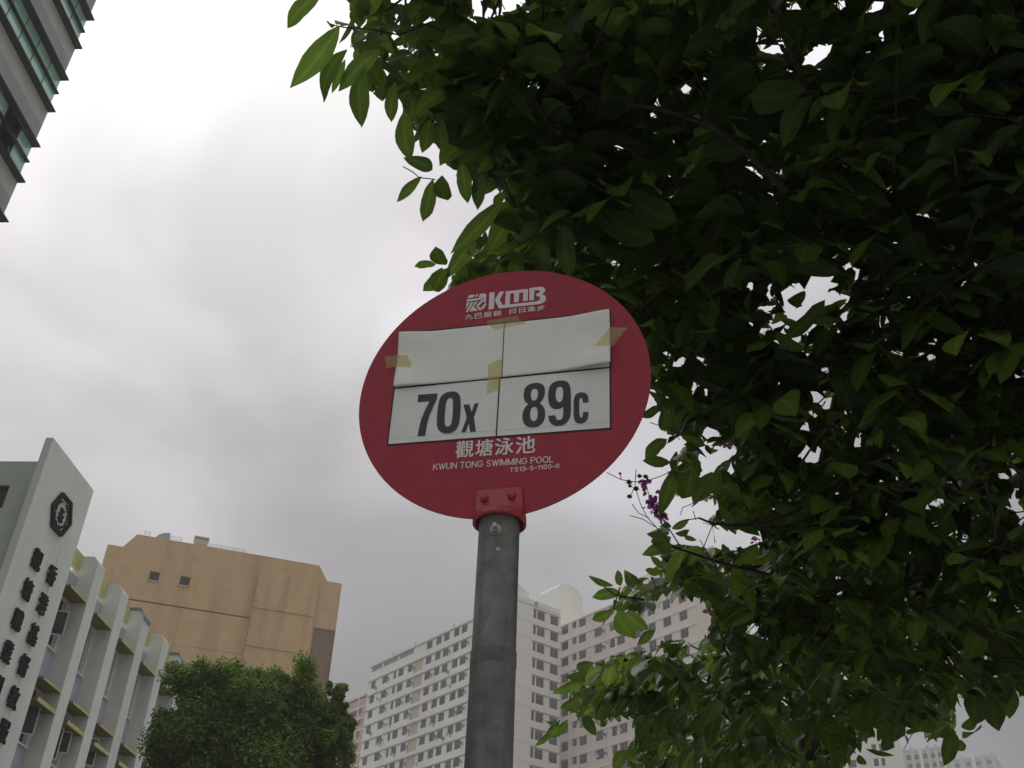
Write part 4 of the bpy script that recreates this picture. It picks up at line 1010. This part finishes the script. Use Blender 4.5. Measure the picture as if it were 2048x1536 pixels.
A4((606, 1230), (664, 1260), (640, 1303)); A4((1257, 868), (1334, 898), (1320, 945)); A4((1398, 1290), (1552, 1298), (1562, 1322), (1420, 1317)); A4((360, 690), (395, 700), (400, 780), (350, 775)); A4((1225, 370), (1290, 352), (1290, 392)); A4((1285, 460), (1365, 445), (1340, 468)); A4((1510, 235), (1600, 195), (1565, 265)); A4((1480, 290), (1555, 345), (1515, 345)); A4((735, 905), (780, 900), (785, 955), (700, 965)); A4((560, 1318), (620, 1350), (565, 1385)); A4((845, 715), (895, 712), (870, 728)); A4((1345, 840), (1390, 795), (1350, 835)); A4((980, 30), (1000, 28), (995, 60)); A4((1088, 70), (1115, 68), (1122, 115), (1090, 113))
A5((1332, 1068), (1380, 1062), (1380, 1165)); A5((1178, 1182), (1290, 1152), (1380, 1198), (1340, 1258)); A5((1202, 1285), (1300, 1298), (1362, 1400), (1308, 1402), (1290, 1330)); A5((798, 1340), (858, 1323), (850, 1435), (830, 1422)); A5((472, 223), (554, 245), (542, 283)); A5((62, 668), (164, 735), (120, 763)); A5((143, 792), (200, 728), (290, 812)); A5((998, 1478), (1040, 1388), (1094, 1440))
A5((340, 440), (375, 430), (350, 498)); A5((583, 450), (625, 450), (605, 490)); A5((715, 480), (750, 455), (745, 490)); A5((790, 480), (815, 460), (828, 510)); A5((1315, 575), (1380, 560), (1380, 600), (1320, 608)); A5((1230, 710), (1285, 715), (1265, 750)); A5((985, 1295), (1010, 1295), (990, 1328)); A5((510, 1435), (550, 1430), (535, 1445)); A5((815, 1500), (890, 1510), (880, 1540)); A5((1050, 455), (1080, 480), (1065, 505)); A5((340, 975), (368, 975), (368, 1010), (342, 1010)); A5((1020, 1235), (1045, 1230), (1035, 1270))
A2((583, 700), (642, 768), (615, 783)); A2((760, 493), (855, 520), (800, 537)); A2((912, 448), (984, 433), (950, 488)); A2((1246, 828), (1293, 880), (1268, 888)); A2((1286, 893), (1344, 888), (1330, 918)); A2((1000, 420), (1020, 415), (1010, 430)); A2((1058, 140), (1100, 140), (1075, 152)); A2((762, 600), (805, 590), (785, 615)); A2((1040, 415), (1075, 398), (1060, 420)); A2((128, 425), (158, 440), (145, 462)); A2((1098, 280), (1118, 280), (1115, 308)); A2((1370, 1500), (1395, 1500), (1390, 1536)); A2((1340, 215), (1372, 208), (1350, 250)); A2((840, 22), (865, 30), (850, 50)); A2((855, 885), (878, 895), (868, 915)); A2((1372, 1000), (1395, 975), (1388, 1005)); A2((683, 1525), (710, 1515), (700, 1536))
A1((552, 118), (592, 70), (580, 122)); A1((738, 88), (773, 98), (758, 118)); A1((578, 208), (624, 242), (600, 247)); A1((648, 248), (684, 272), (660, 270)); A1((518, 270), (560, 272), (555, 288), (522, 288)); A1((560, 165), (580, 175), (572, 212)); A1((750, 268), (782, 262), (775, 282)); A1((1085, 398), (1112, 395), (1108, 420)); A1((1215, 408), (1240, 415), (1236, 440)); A1((672, 660), (682, 690), (670, 718)); A1((668, 716), (640, 800), (690, 800), (800, 745), (750, 742)); A1((860, 885), (905, 980), (945, 955), (1000, 1000), (930, 1010), (850, 1180)); A1((1015, 960), (1055, 930), (1030, 1000)); A1((975, 1050), (1003, 1040), (1000, 1058)); A1((820, 1350), (850, 1350), (840, 1372)); A1((800, 1408), (835, 1408), (815, 1420)); A1((385, 130), (400, 120), (410, 140)); A1((410, 100), (450, 135), (410, 138)); A1((945, -20), (960, 75), (985, 95), (1005, 45), (980, 0), (975, -20)); A1((1040, 95), (1035, 40), (1098, 60), (1050, 98)); A1((1110, 0), (1120, 60), (1180, 10), (1225, 0), (1225, -30), (1110, -30)); A1((555, -20), (640, -20), (640, 20), (555, 5)); A1((880, 1250), (925, 1250), (905, 1285)); A1((1000, 1120), (1060, 1120), (1040, 1170))
A6((660, 580), (740, 640), (690, 700), (660, 650)); A6((760, 690), (830, 700), (850, 760), (700, 740)); A6((1050, 770), (1180, 720), (1190, 765), (1120, 740)); A6((780, 840), (850, 860), (845, 880), (770, 875)); A6((960, 400), (1010, 390), (985, 425)); A6((1210, 440), (1245, 415), (1240, 435)); A6((640, 800), (690, 740), (760, 800), (690, 810)); A6((780, 1350), (825, 1345), (800, 1400)); A6((1010, 1270), (1070, 1285), (1030, 1290)); A6((870, 1035), (910, 1032), (890, 1048)); A6((300, 900), (360, 860), (330, 940)); A6((380, 850), (460, 790), (470, 860), (430, 890)); A6((530, 870), (660, 880), (640, 900)); A6((770, 900), (815, 930), (780, 940))
A7((880, 140), (945, 150), (940, 180)); A7((945, 170), (1000, 195), (985, 213)); A7((1040, 235), (1080, 205), (1065, 240)); A7((1080, 40), (1130, 60), (1120, 100), (1060, 105), (1110, 80)); A7((865, 0), (905, 0), (900, 75)); A7((730, 1300), (745, 1295), (790, 1355), (800, 1290), (820, 1295), (815, 1400), (760, 1410)); A7((1330, 30), (1398, 40), (1398, 140), (1350, 130), (1380, 100)); A7((180, 780), (215, 748), (200, 785)); A7((150, 805), (178, 810), (165, 830)); A7((790, 975), (815, 970), (810, 995)); A7((515, 430), (550, 425), (545, 440)); A7((305, 455), (335, 450), (320, 468)); A7((1180, 530), (1210, 535), (1195, 545)); A7((880, 420), (950, 430), (960, 450)); A7((150, 270), (210, 280), (200, 295))
GB = [(min(x for x, _ in g), max(x for x, _ in g), min(y for _, y in g), max(y for _, y in g)) for g in G]
def blocked(pts):
    """any point of this leaf outside the crown outline or inside a gap"""
    if not in_poly(pts, CROWN).all(): return True
    x0, y0 = pts.min(0); x1, y1 = pts.max(0)
    for g, (a, b, c, d) in zip(G, GB):
        if a > x1 or b < x0 or c > y1 or d < y0: continue
        if in_poly(pts, g).any(): return True
        # a small gap may sit wholly inside the leaf
        gc = np.mean(np.array(g), 0)
        if x0 < gc[0] < x1 and y0 < gc[1] < y1 and in_poly(gc[None], np.vstack([pts[0], pts[1:6], pts[6], pts[7:][::-1]]) if len(pts) > 8 else pts)[0]: return True
    return False
SAMP = np.array([(0, 0), (.2, -.33), (.4, -.46), (.6, -.48), (.8, -.3), (.93, -.1), (1, 0), (.2, .33), (.4, .46), (.6, .48), (.8, .3), (.93, .1)])
def try_leaf(B, D, Nn, Ln, Wd, tone, dist, rim=0):
    M = leaf_matrix(B, D, Nn, Ln, Wd)
    P = M[:3, 3] + SAMP[:, :1] * M[:3, 0] + SAMP[:, 1:] * M[:3, 1] - (SAMP[:, :1] ** 2 * .17) * M[:3, 2]
    pr, dep = project(P)
    if (dep < .6).any(): ok = True
    else:
        if pr[:, 1].max() > 1e4: return False
        ok = not blocked(pr)
        if ok and np.linalg.norm(P[:, :2] - np.array([-.02, 1.6]), axis=1).min() < .42 and P[:, 2].min() < 3.15: ok = False
    if ok: leaves.append((M, rng.integers(12), tone, dist, rim))
    return ok
rr2 = random.Random(21)
nclu = 0
def cluster(C, depthtone, size=1.0, nl=9):
    away = np.array([C[0] - TX, C[1] - TY, 0]); away /= (np.linalg.norm(away) + 1e-6)
    az = math.atan2(away[1], away[0]) + rr2.gauss(0, .75); sl = rr2.uniform(-.45, .2)
    D = np.array([math.cos(az) * math.cos(sl), math.sin(az) * math.cos(sl), math.sin(sl)])
    tl = rr2.uniform(.25, .5) * size; S = C - D * tl * .5
    side = np.cross(D, [0, 0, 1]); side /= np.linalg.norm(side); n_ok = 0
    dist = float(np.linalg.norm(C - EYE))
    tone0 = rr2.uniform(.1, .8)
    for k in range(nl):
        t = (k + .5) / nl; sgn = 1 if k % 2 else -1
        B = S + D * tl * t + side * sgn * .012
        sp = rr2.uniform(.5, 1.1) if k < nl - 1 else .1
        LD_ = D * math.cos(sp) + side * sgn * math.sin(sp) + np.array([0, 0, rr2.uniform(-.75, -.05)])
        LD_ /= np.linalg.norm(LD_)
        Nn = np.array([rr2.gauss(0, .35), rr2.gauss(0, .35), 1.0])
        Ln = rr2.uniform(.10, .21) * size; Wd = Ln * rr2.uniform(.38, .52)
        if try_leaf(B, LD_, Nn, Ln, Wd, min(1, max(0, tone0 + rr2.gauss(0, .18))), dist): n_ok += 1
    if n_ok >= nl * .7:
        tq, td = project(np.array([S + D * tl * q for q in (0, .15, .3, .45, .6, .75, .96)]))
        if td.min() > .5 and blocked(tq): return n_ok
        twigs.tube([S, S + D * tl * .5 + np.array([0, 0, .01]), S + D * tl * .96], [.004, .003, .0015], 4, 0, False)
    return n_ok
# visible part of the crown
tries = 0; target = 14500
while len(leaves) < target and tries < 30000:
    tries += 1
    px = rr2.uniform(600, 2250); py = rr2.uniform(-180, 1600)
    d = ray(px, py)
    if d[2] < .2: continue
    r0 = crown_dist(d)
    if rr2.random() > min(1, (r0 / 4.6) ** 2 + .12): continue
    layer = rr2.random() ** 1.15
    C = EYE + d * (r0 + .1 + layer * 2.4)
    cluster(C, 0, 1.0)
tries = 0; n0 = len(leaves)
while len(leaves) < n0 + 3600 and tries < 6000:      # upper storey of the crown
    tries += 1
    px = rr2.uniform(780, 2250); py = rr2.uniform(-450, 640); d = ray(px, py)
    C = EYE + d * (crown_dist(d) + rr2.uniform(2.2, 4.2))
    cluster(C, 0, 1.05)
# fill: wherever the crown should be closed but sky still shows, hang one more leaf there
GS = 5.0; GW, GH = int(2048 / GS), int(1536 / GS)
cover = np.zeros((GH, GW), bool)
OUTL = np.array([(0, 0), (.1, -.14), (.26, -.36), (.45, -.46), (.65, -.44), (.83, -.27), (.95, -.08), (1, 0), (.95, .08), (.83, .27), (.65, .44), (.45, .46), (.26, .36), (.1, .14)])
def stamp(M):
    P = M[:3, 3] + OUTL[:, :1] * M[:3, 0] + OUTL[:, 1:] * M[:3, 1] - (OUTL[:, :1] ** 2 * .25) * M[:3, 2]
    pr, dep = project(P)
    if dep.min() < .5: return
    a = np.maximum(0, np.floor(pr.min(0) / GS)).astype(int); b = np.minimum((GW, GH), np.ceil(pr.max(0) / GS) + 1).astype(int)
    if (b <= a).any(): return
    gx, gy = np.meshgrid(np.arange(a[0], b[0]), np.arange(a[1], b[1]))
    ins = in_poly(np.stack([(gx.ravel() + .5) * GS, (gy.ravel() + .5) * GS], 1), [tuple(q) for q in pr])
    cover[gy.ravel()[ins], gx.ravel()[ins]] = True
for lf in leaves: stamp(lf[0])
gx, gy = np.meshgrid(np.arange(GW), np.arange(GH)); cells = np.stack([(gx.ravel() + .5) * GS, (gy.ravel() + .5) * GS], 1)
want = in_poly(cells, CROWN)
for g in G: want &= ~in_poly(cells, g)
want = want.reshape(GH, GW); nf = 0
todo = np.argwhere(want & ~cover); rr2.shuffle(tl_ := todo.tolist())
for (j, i) in tl_:
    if cover[j, i]: continue
    d = ray((i + .5) * GS, (j + .5) * GS)
    for att in range(9):
        C = EYE + d * (crown_dist(d) + rr2.uniform(.2, 2.0)); az = rr2.uniform(0, 6.283); sl = rr2.uniform(-1.2, .1)
        D = np.array([math.cos(az) * math.cos(sl), math.sin(az) * math.cos(sl), math.sin(sl)]); Ln = rr2.uniform(.07, .17) * (1 - .05 * att)
        Nn = -d + np.array([rr2.gauss(0, .5), rr2.gauss(0, .5), rr2.gauss(.5, .4)])
        if try_leaf(C - D * Ln * .5, D, Nn, Ln, Ln * rr2.uniform(.42, .56), rr2.uniform(.1, .8), float(np.linalg.norm(C - EYE))): stamp(leaves[-1][0]); nf += 1; break
print('FILL', len(tl_), nf, int((want & ~cover).sum()), int(want.sum()))
n_in = len(leaves)
# the rest of the crown, outside the picture: above, right and behind
tries = 0
while len(leaves) < n_in + 3200 and tries < 6000:
    tries += 1
    a = rr2.uniform(0, 2 * math.pi); q = 5.6 * math.sqrt(rr2.random()); C = np.array([TX + .8 + q * math.cos(a), TY - .6 + q * math.sin(a), 0])
    C[2] = rr2.uniform(3.6, 7.6 - .35 * q)
    pr, dep = project(C[None])
    if dep[0] > .5 and -180 < pr[0, 1] < 1600 and pr[0, 0] < 2250: continue
    cluster(C, 0, 1.0)
print('LEAVES', n_in, len(leaves))
# --- link: the 300 nearest in view as single leaves, the others as one part
order = sorted(range(len(leaves)), key=lambda i: (-leaves[i][4], leaves[i][3] if i < n_in else 99))
single = set(order[:300])
umesh = []
for k, U in enumerate(UNITS):
    for tn in range(3):
        me = bpy.data.meshes.new('leaf'); me.from_pydata(U.tolist(), [], QF.tolist()); me.materials.append(leaf_m)
        me.polygons.foreach_set('use_smooth', [True] * len(QF))
        ca = me.color_attributes.new('tone', 'FLOAT_COLOR', 'POINT'); cc = np.tile([.2 + .33 * tn] * 3 + [1], (len(U), 1)).astype(np.float32); cc[:, 1] = RIBV; ca.data.foreach_set('color', cc.ravel())
        me.update(); umesh.append(me)
inv = Matrix.Translation((-TX, -TY, 0))
for i in sorted(single):
    M, u, tn, ds, _ = leaves[i]
    o = bpy.data.objects.new('leaf', umesh[int(u) * 3 + min(2, int(tn * 3))]); COL.objects.link(o); o.parent = tree; o.matrix_local = inv @ Matrix(M.tolist())
def mass(idx, name, material, parent, offs):
    n = len(idx); nv = len(UNITS[0])
    V = np.empty((n, nv, 3), np.float32); T = np.empty((n, nv, 4), np.float32); T[..., 3] = 1
    for j, i in enumerate(idx):
        M, u, tn, _, _ = leaves[i]; V[j] = UNITS[int(u)] @ M[:3, :3].T + M[:3, 3] - offs; T[j, :, :3] = tn; T[j, :, 1] = RIBV
    Fc = (QF[None] + (np.arange(n) * nv)[:, None, None]).reshape(-1, 4)
    return raw_mesh(name, V.reshape(-1, 3), Fc, material, parent, T.reshape(-1, 4), True)
def raw_mesh(name, V, Fc, material, parent, tone=None, smooth_=False):
    me = bpy.data.meshes.new(name); me.vertices.add(len(V)); me.vertices.foreach_set('co', V.astype(np.float32).ravel())
    k = Fc.shape[1]; me.loops.add(Fc.size); me.loops.foreach_set('vertex_index', Fc.astype(np.int32).ravel())
    me.polygons.add(len(Fc)); me.polygons.foreach_set('loop_start', np.arange(0, Fc.size, k, dtype=np.int32))
    if smooth_: me.polygons.foreach_set('use_smooth', np.ones(len(Fc), bool))
    me.materials.append(material); me.update(calc_edges=True)
    if tone is not None:
        ca = me.color_attributes.new('tone', 'FLOAT_COLOR', 'POINT'); ca.data.foreach_set('color', tone.astype(np.float32).ravel())
    o = bpy.data.objects.new(name, me); COL.objects.link(o); o.parent = parent
    return o
rest = [i for i in range(len(leaves)) if i not in single]
kind(mass(rest, 'foliage', leaf_m, tree, np.array([TX, TY, 0])), 'stuff')
# --- wood
def loc(p): return (p[0] - TX, p[1] - TY, p[2])
tk = MB(); tk.tube([(0, 0, 0), (.02, .02, .6), (-.02, -.03, 1.6), (-.05, -.05, 2.6), (-.02, -.1, 4.1)], [.26, .19, .16, .145, .11], 16); trunk = tk.build('trunk', bark, tree, smooth=True)
fork = np.array([TX - .02, TY - .1, 4.0])
for tgt, r0 in (((.4, 3.2, 5.6), .06), ((1.3, 1.9, 5.3), .06), ((3.4, 2.8, 5.8), .06), ((5.0, 5.6, 6.2), .06), ((3.2, 8.8, 5.6), .07)):
    t = np.array(tgt); mid1 = fork + (t - fork) * .3 + np.array([0, 0, .35]); mid2 = fork + (t - fork) * .65 + np.array([.1, -.1, .25])
    bm_ = MB(); bm_.tube([loc(fork), loc(mid1), loc(mid2), loc(t)], [r0, r0 * .8, r0 * .55, r0 * .25], 10); bm_.build('limb', bark, tree, smooth=True)
BR = [([(1250, 205), (1330, 220), (1420, 250), (1480, 292), (1570, 380)], 8, 15), ([(880, 60), (905, 70), (960, 85), (1030, 115), (1110, 165), (1190, 190)], 4, 8), ([(1530, -10), (1560, 60), (1600, 150), (1640, 260)], 6, 9), ([(1285, 612), (1340, 560), (1390, 535), (1430, 480), (1450, 420)], 5, 8),
      ([(1398, 1036), (1425, 1047), (1480, 1052), (1540, 1045), (1620, 1012), (1700, 950), (1780, 900)], 4, 11), ([(1313, 1093), (1344, 1093), (1400, 1112), (1450, 1128), (1540, 1150)], 3.5, 7), ([(2060, 1110), (1990, 1090), (1940, 1125), (1875, 1172)], 7, 4), ([(1950, 900), (1975, 980), (1988, 1040), (1990, 1092)], 7, 6), ([(1375, 1040), (1398, 1036)], 2, 2.5),
      ([(1590, 1110), (1640, 1010), (1690, 960)], 3, 6), ([(1320, 1045), (1341, 1062), (1360, 1092)], 2, 3), ([(1315, 1057), (1344, 1092)], 2.5, 3), ([(666, 50), (690, 55), (740, 58), (800, 70), (850, 48), (905, 70)], 2, 4), ([(1190, 1160), (1230, 1190), (1290, 1200)], 2, 4), ([(1205, 1250), (1228, 1215), (1240, 1175)], 2, 3), ([(1430, 1085), (1425, 1050), (1405, 1100)], 2, 2),
      ([(1700, 830), (1640, 870), (1600, 930)], 3, 5), ([(1120, 150), (1190, 95), (1230, 0)], 3, 5), ([(1050, 110), (1058, 60)], 2, 2), ([(1420, 250), (1400, 180), (1350, 150)], 3, 4)]
for pts, w0, w1 in BR:
    P = []; Rr = []
    for i, (x, y) in enumerate(pts):
        d = ray(x, y); ds = crown_dist(d) * 1.0 + .06 + .02 * i; P.append(loc(EYE + d * ds)); Rr.append((w0 + (w1 - w0) * i / max(1, len(pts) - 1)) / 2 * ds / F)
    mbb = MB(); mbb.tube(P, Rr, 8); mbb.build('branch', bark, tree, smooth=True)
# flower stalks, purple flowers, round fruit
ST = [[(1213, 945), (1242, 959), (1264, 964), (1293, 962), (1320, 953), (1340, 944)], [(1272, 938), (1270, 972), (1281, 1008), (1294, 1034), (1315, 1057)], [(1264, 1008), (1277, 1026), (1298, 1036)], [(1260, 1031), (1285, 1038), (1311, 1054)], [(1290, 960), (1300, 998), (1320, 1028), (1341, 1061), (1356, 1086)], [(1241, 948), (1242, 958)], [(1262, 990), (1268, 976)],
      [(806, 333), (826, 344), (838, 355), (871, 359)], [(1300, 845), (1345, 860), (1360, 880)], [(1360, 1030), (1366, 1015), (1390, 1005)], [(1386, 1022), (1392, 1040)], [(1440, 1150), (1400, 1080)]]
FD = 3.75
for pts in ST:
    P = [loc(EYE + ray(x, y) * (FD if x > 1200 else 2.75)) for x, y in pts]; twigs.tube(P, .0015, 5)
tw = kind(twigs.build('twig', twig_m, tree), 'stuff') if False else None
def _tw():
    mb = MB(); k = 0
    return mb
# cluster twigs were collected in world coordinates, stalks in local ones: shift the former
vsn = []
nst = sum(len(p) * 5 for p in ST)
nv_all = len(twigs.v)
twigs.v = [(x - TX, y - TY, z) if i < nv_all - nst else (x, y, z) for i, (x, y, z) in enumerate(twigs.v)]
kind(twigs.build('twigs', twig_m, tree), 'stuff')
pet_m = leaf_mat('purple_petal', (.34, .10, .38), (.62, .22, .60), .5, .6, .6)
pet2_m = leaf_mat('pink_petal', (.45, .17, .30), (.55, .25, .35), .5, .6, .6)
fr = random.Random(3)
def petals(spots, name, material, n, size):
    for (x, y, s) in spots:
        mb = MB()
        c0 = EYE + ray(x, y) * FD
        for k in range(n):
            c = c0 + np.array([fr.gauss(0, 1), fr.gauss(0, 1), fr.gauss(0, 1)]) * s * FD / F * .45
            a = np.array([fr.gauss(0, 1), fr.gauss(0, 1), fr.gauss(0, 1)]); a /= np.linalg.norm(a); b = np.cross(a, [fr.gauss(0, 1), fr.gauss(0, 1), fr.gauss(0, 1)]); b /= np.linalg.norm(b); q = np.cross(a, b)
            z = size * fr.uniform(.6, 1.2)
            pts = [c - a * z, c - a * z * .2 + b * z * .7 + q * z * .2, c + a * z * .6 + b * z * .8 - q * z * .2, c + a * z + q * z * .3, c + a * z * .6 - b * z * .75, c - a * z * .2 - b * z * .5 - q * z * .2]
            mb.add([loc(p) for p in pts], [(0, 1, 2), (0, 2, 3), (0, 3, 4), (0, 4, 5)], 0, fr.random())
        kind(mb.build(name, material, tree, tone=True), 'stuff')
petals([(1302, 1000, 14), (1298, 1003, 12), (1305, 1010, 12), (1310, 1018, 12), (1318, 1022, 14), (1322, 1030, 14), (1330, 1032, 10), (1314, 1030, 8), (1294, 962, 9), (1284, 963, 6), (1310, 995, 8)], 'flower', pet_m, 9, .011)
petals([(1288, 968, 8), (1290, 980, 6), (1320, 1020, 12), (1326, 1026, 8), (1415, 1222, 12), (1458, 885, 10), (1455, 893, 10), (1510, 1080, 8), (1325, 1015, 8)], 'flower', pet2_m, 6, .010)
def fruit(x, y, s, seeds=0):
    c = EYE + ray(x, y) * FD; mb = MB(); n = 10; h = []
    for j in range(1, 6):
        t = math.pi * j / 6; h += [loc(c + np.array([math.sin(t) * math.cos(2 * math.pi * k / n), math.sin(t) * math.sin(2 * math.pi * k / n), math.cos(t)]) * s * (1 + .12 * math.cos(3 * 2 * math.pi * k / n))) for k in range(n)]
    vs_ = [loc(c + np.array([0, 0, s]))] + h + [loc(c - np.array([0, 0, s]))]
    fs = [(0, 1 + k, 1 + (k + 1) % n) for k in range(n)] + [(1 + j * n + k, 1 + (j + 1) * n + k, 1 + (j + 1) * n + (k + 1) % n, 1 + j * n + (k + 1) % n) for j in range(4) for k in range(n)] + [(51, 41 + (k + 1) % n, 41 + k) for k in range(n)]
    mb.add(vs_, fs)
    for k in range(6):
        a = k * 1.05 + x; d = np.array([math.cos(a), math.sin(a) * .3, math.sin(a)]) * s
        e = np.array([-math.sin(a), 0, math.cos(a)]) * s * .35
        mb.add([loc(c + d * .7 + e), loc(c + d * .7 - e), loc(c + d * 1.9)], [(0, 1, 2)])
    mb.build('seed_capsule', mat('seed_capsule_brown', (.03, .035, .03), .8, .3, 40), tree)
for x, y, s in ((1240, 947, .0045), (1258, 964, .0085), (1260, 972, .006), (1272, 977, .0085), (1259, 993, .0075), (1279, 952, .007), (1291, 953, .0075), (1480, 1100, .011), (1324, 932, .005)): fruit(x, y, s)

# ================================================================== round small-leaved tree, lower left
CX, CY = -6.0, 24.0
rt = thing('round_tree', 'dense round small-leaved green tree in front of the tan block, bottom left', 'tree', (CX, CY, 0))
small_leaf = leaf_mat('small_leaf', (.13, .20, .035), (.18, .27, .03), .3, 1.1, .75)
CL = [(655, 1398, 36), (648, 1432, 42), (392, 1348, 40), (425, 1342, 40), (560, 1366, 46), (385, 1368, 66), (450, 1352, 48), (480, 1360, 46), (520, 1372, 50), (560, 1372, 44), (600, 1385, 55), (358, 1430, 58), (420, 1420, 88), (510, 1430, 90), (600, 1440, 80), (640, 1440, 44), (350, 1495, 56), (400, 1490, 95), (500, 1495, 100), (600, 1500, 90), (660, 1480, 42), (672, 1380, 26), (664, 1405, 30), (676, 1432, 30), (680, 1462, 34), (672, 1500, 40), (660, 1545, 60), (400, 1580, 110), (540, 1590, 120), (460, 1660, 160), (620, 1660, 110)]
nr = np.random.default_rng(4); Vs = []; Ts = []
for (x, y, r) in CL:
    d = ray(x + 4, y + 12); ds = 24.2 / math.cos(math.asin(d[2])); c = EYE + d * ds; rw = r * ds / F
    c = c + np.array([0, nr.uniform(-1.0, 1.0), 0]) * (1 - r / 160)
    # sub-clumps give the lumpy outline
    ns = max(6, int(r / 3.6)); subs = nr.normal(size=(ns, 3)); subs /= np.linalg.norm(subs, axis=1)[:, None]; subs = c + subs * rw * nr.uniform(.25, .84, (ns, 1)) * np.array([1, 1.3, 1])
    for sc_ in subs:
        rs = rw * nr.uniform(.16, .42); n = int(160 + 3300 * rs * rs)
        q = nr.normal(size=(n, 3)); q /= np.linalg.norm(q, axis=1)[:, None]; p = sc_ + q * rs * nr.uniform(.4, 1.25, (n, 1))
        a = nr.normal(size=(n, 3)); a /= np.linalg.norm(a, axis=1)[:, None]
        nn = q * .6 + np.array([0, 0, .6]) + nr.normal(size=(n, 3)) * .5; b = np.cross(nn, a); b /= np.linalg.norm(b, axis=1)[:, None]; a = np.cross(b, nn); a /= np.linalg.norm(a, axis=1)[:, None]
        s = nr.uniform(.03, .06, (n, 1))
        quad = np.stack([p - a * s, p + b * s * .5, p + a * s, p - b * s * .5], 1); Vs.append(quad); tb_ = np.clip(nr.normal(.5, .22, (n, 1, 1)) + nr.normal(0, .12), 0, 1); Ts.append(np.broadcast_to(tb_, (n, 4, 1)))
Vs = np.concatenate(Vs).reshape(-1, 3) - np.array([CX, CY, 0]); Ts = np.concatenate(Ts).reshape(-1, 1)
kind(raw_mesh('crown', Vs, np.arange(len(Vs)).reshape(-1, 4), small_leaf, rt, np.hstack([np.repeat(Ts, 3, 1), np.ones_like(Ts)])), 'stuff')
print('SMALL LEAVES', len(Vs) // 4)
tk = MB(); tk.tube([(0, 0, 0), (.05, 0, 1.5), (-.1, 0, 3.5), (0, 0, 6)], [.3, .22, .2, .12], 12)
for a, b in (((-.1, 0, 3.4), (-2.0, .3, 7.2)), ((-.05, 0, 3.8), (2.2, -.3, 7.4)), ((0, 0, 4.5), (.6, .8, 8.6)), ((0, 0, 4.2), (-.9, -.8, 8.4))): tk.tube([a, tuple((p + q) / 2 + .15 for p, q in zip(a, b)), b], [.12, .08, .03], 8)
tk.build('trunk', bark, rt, smooth=True)
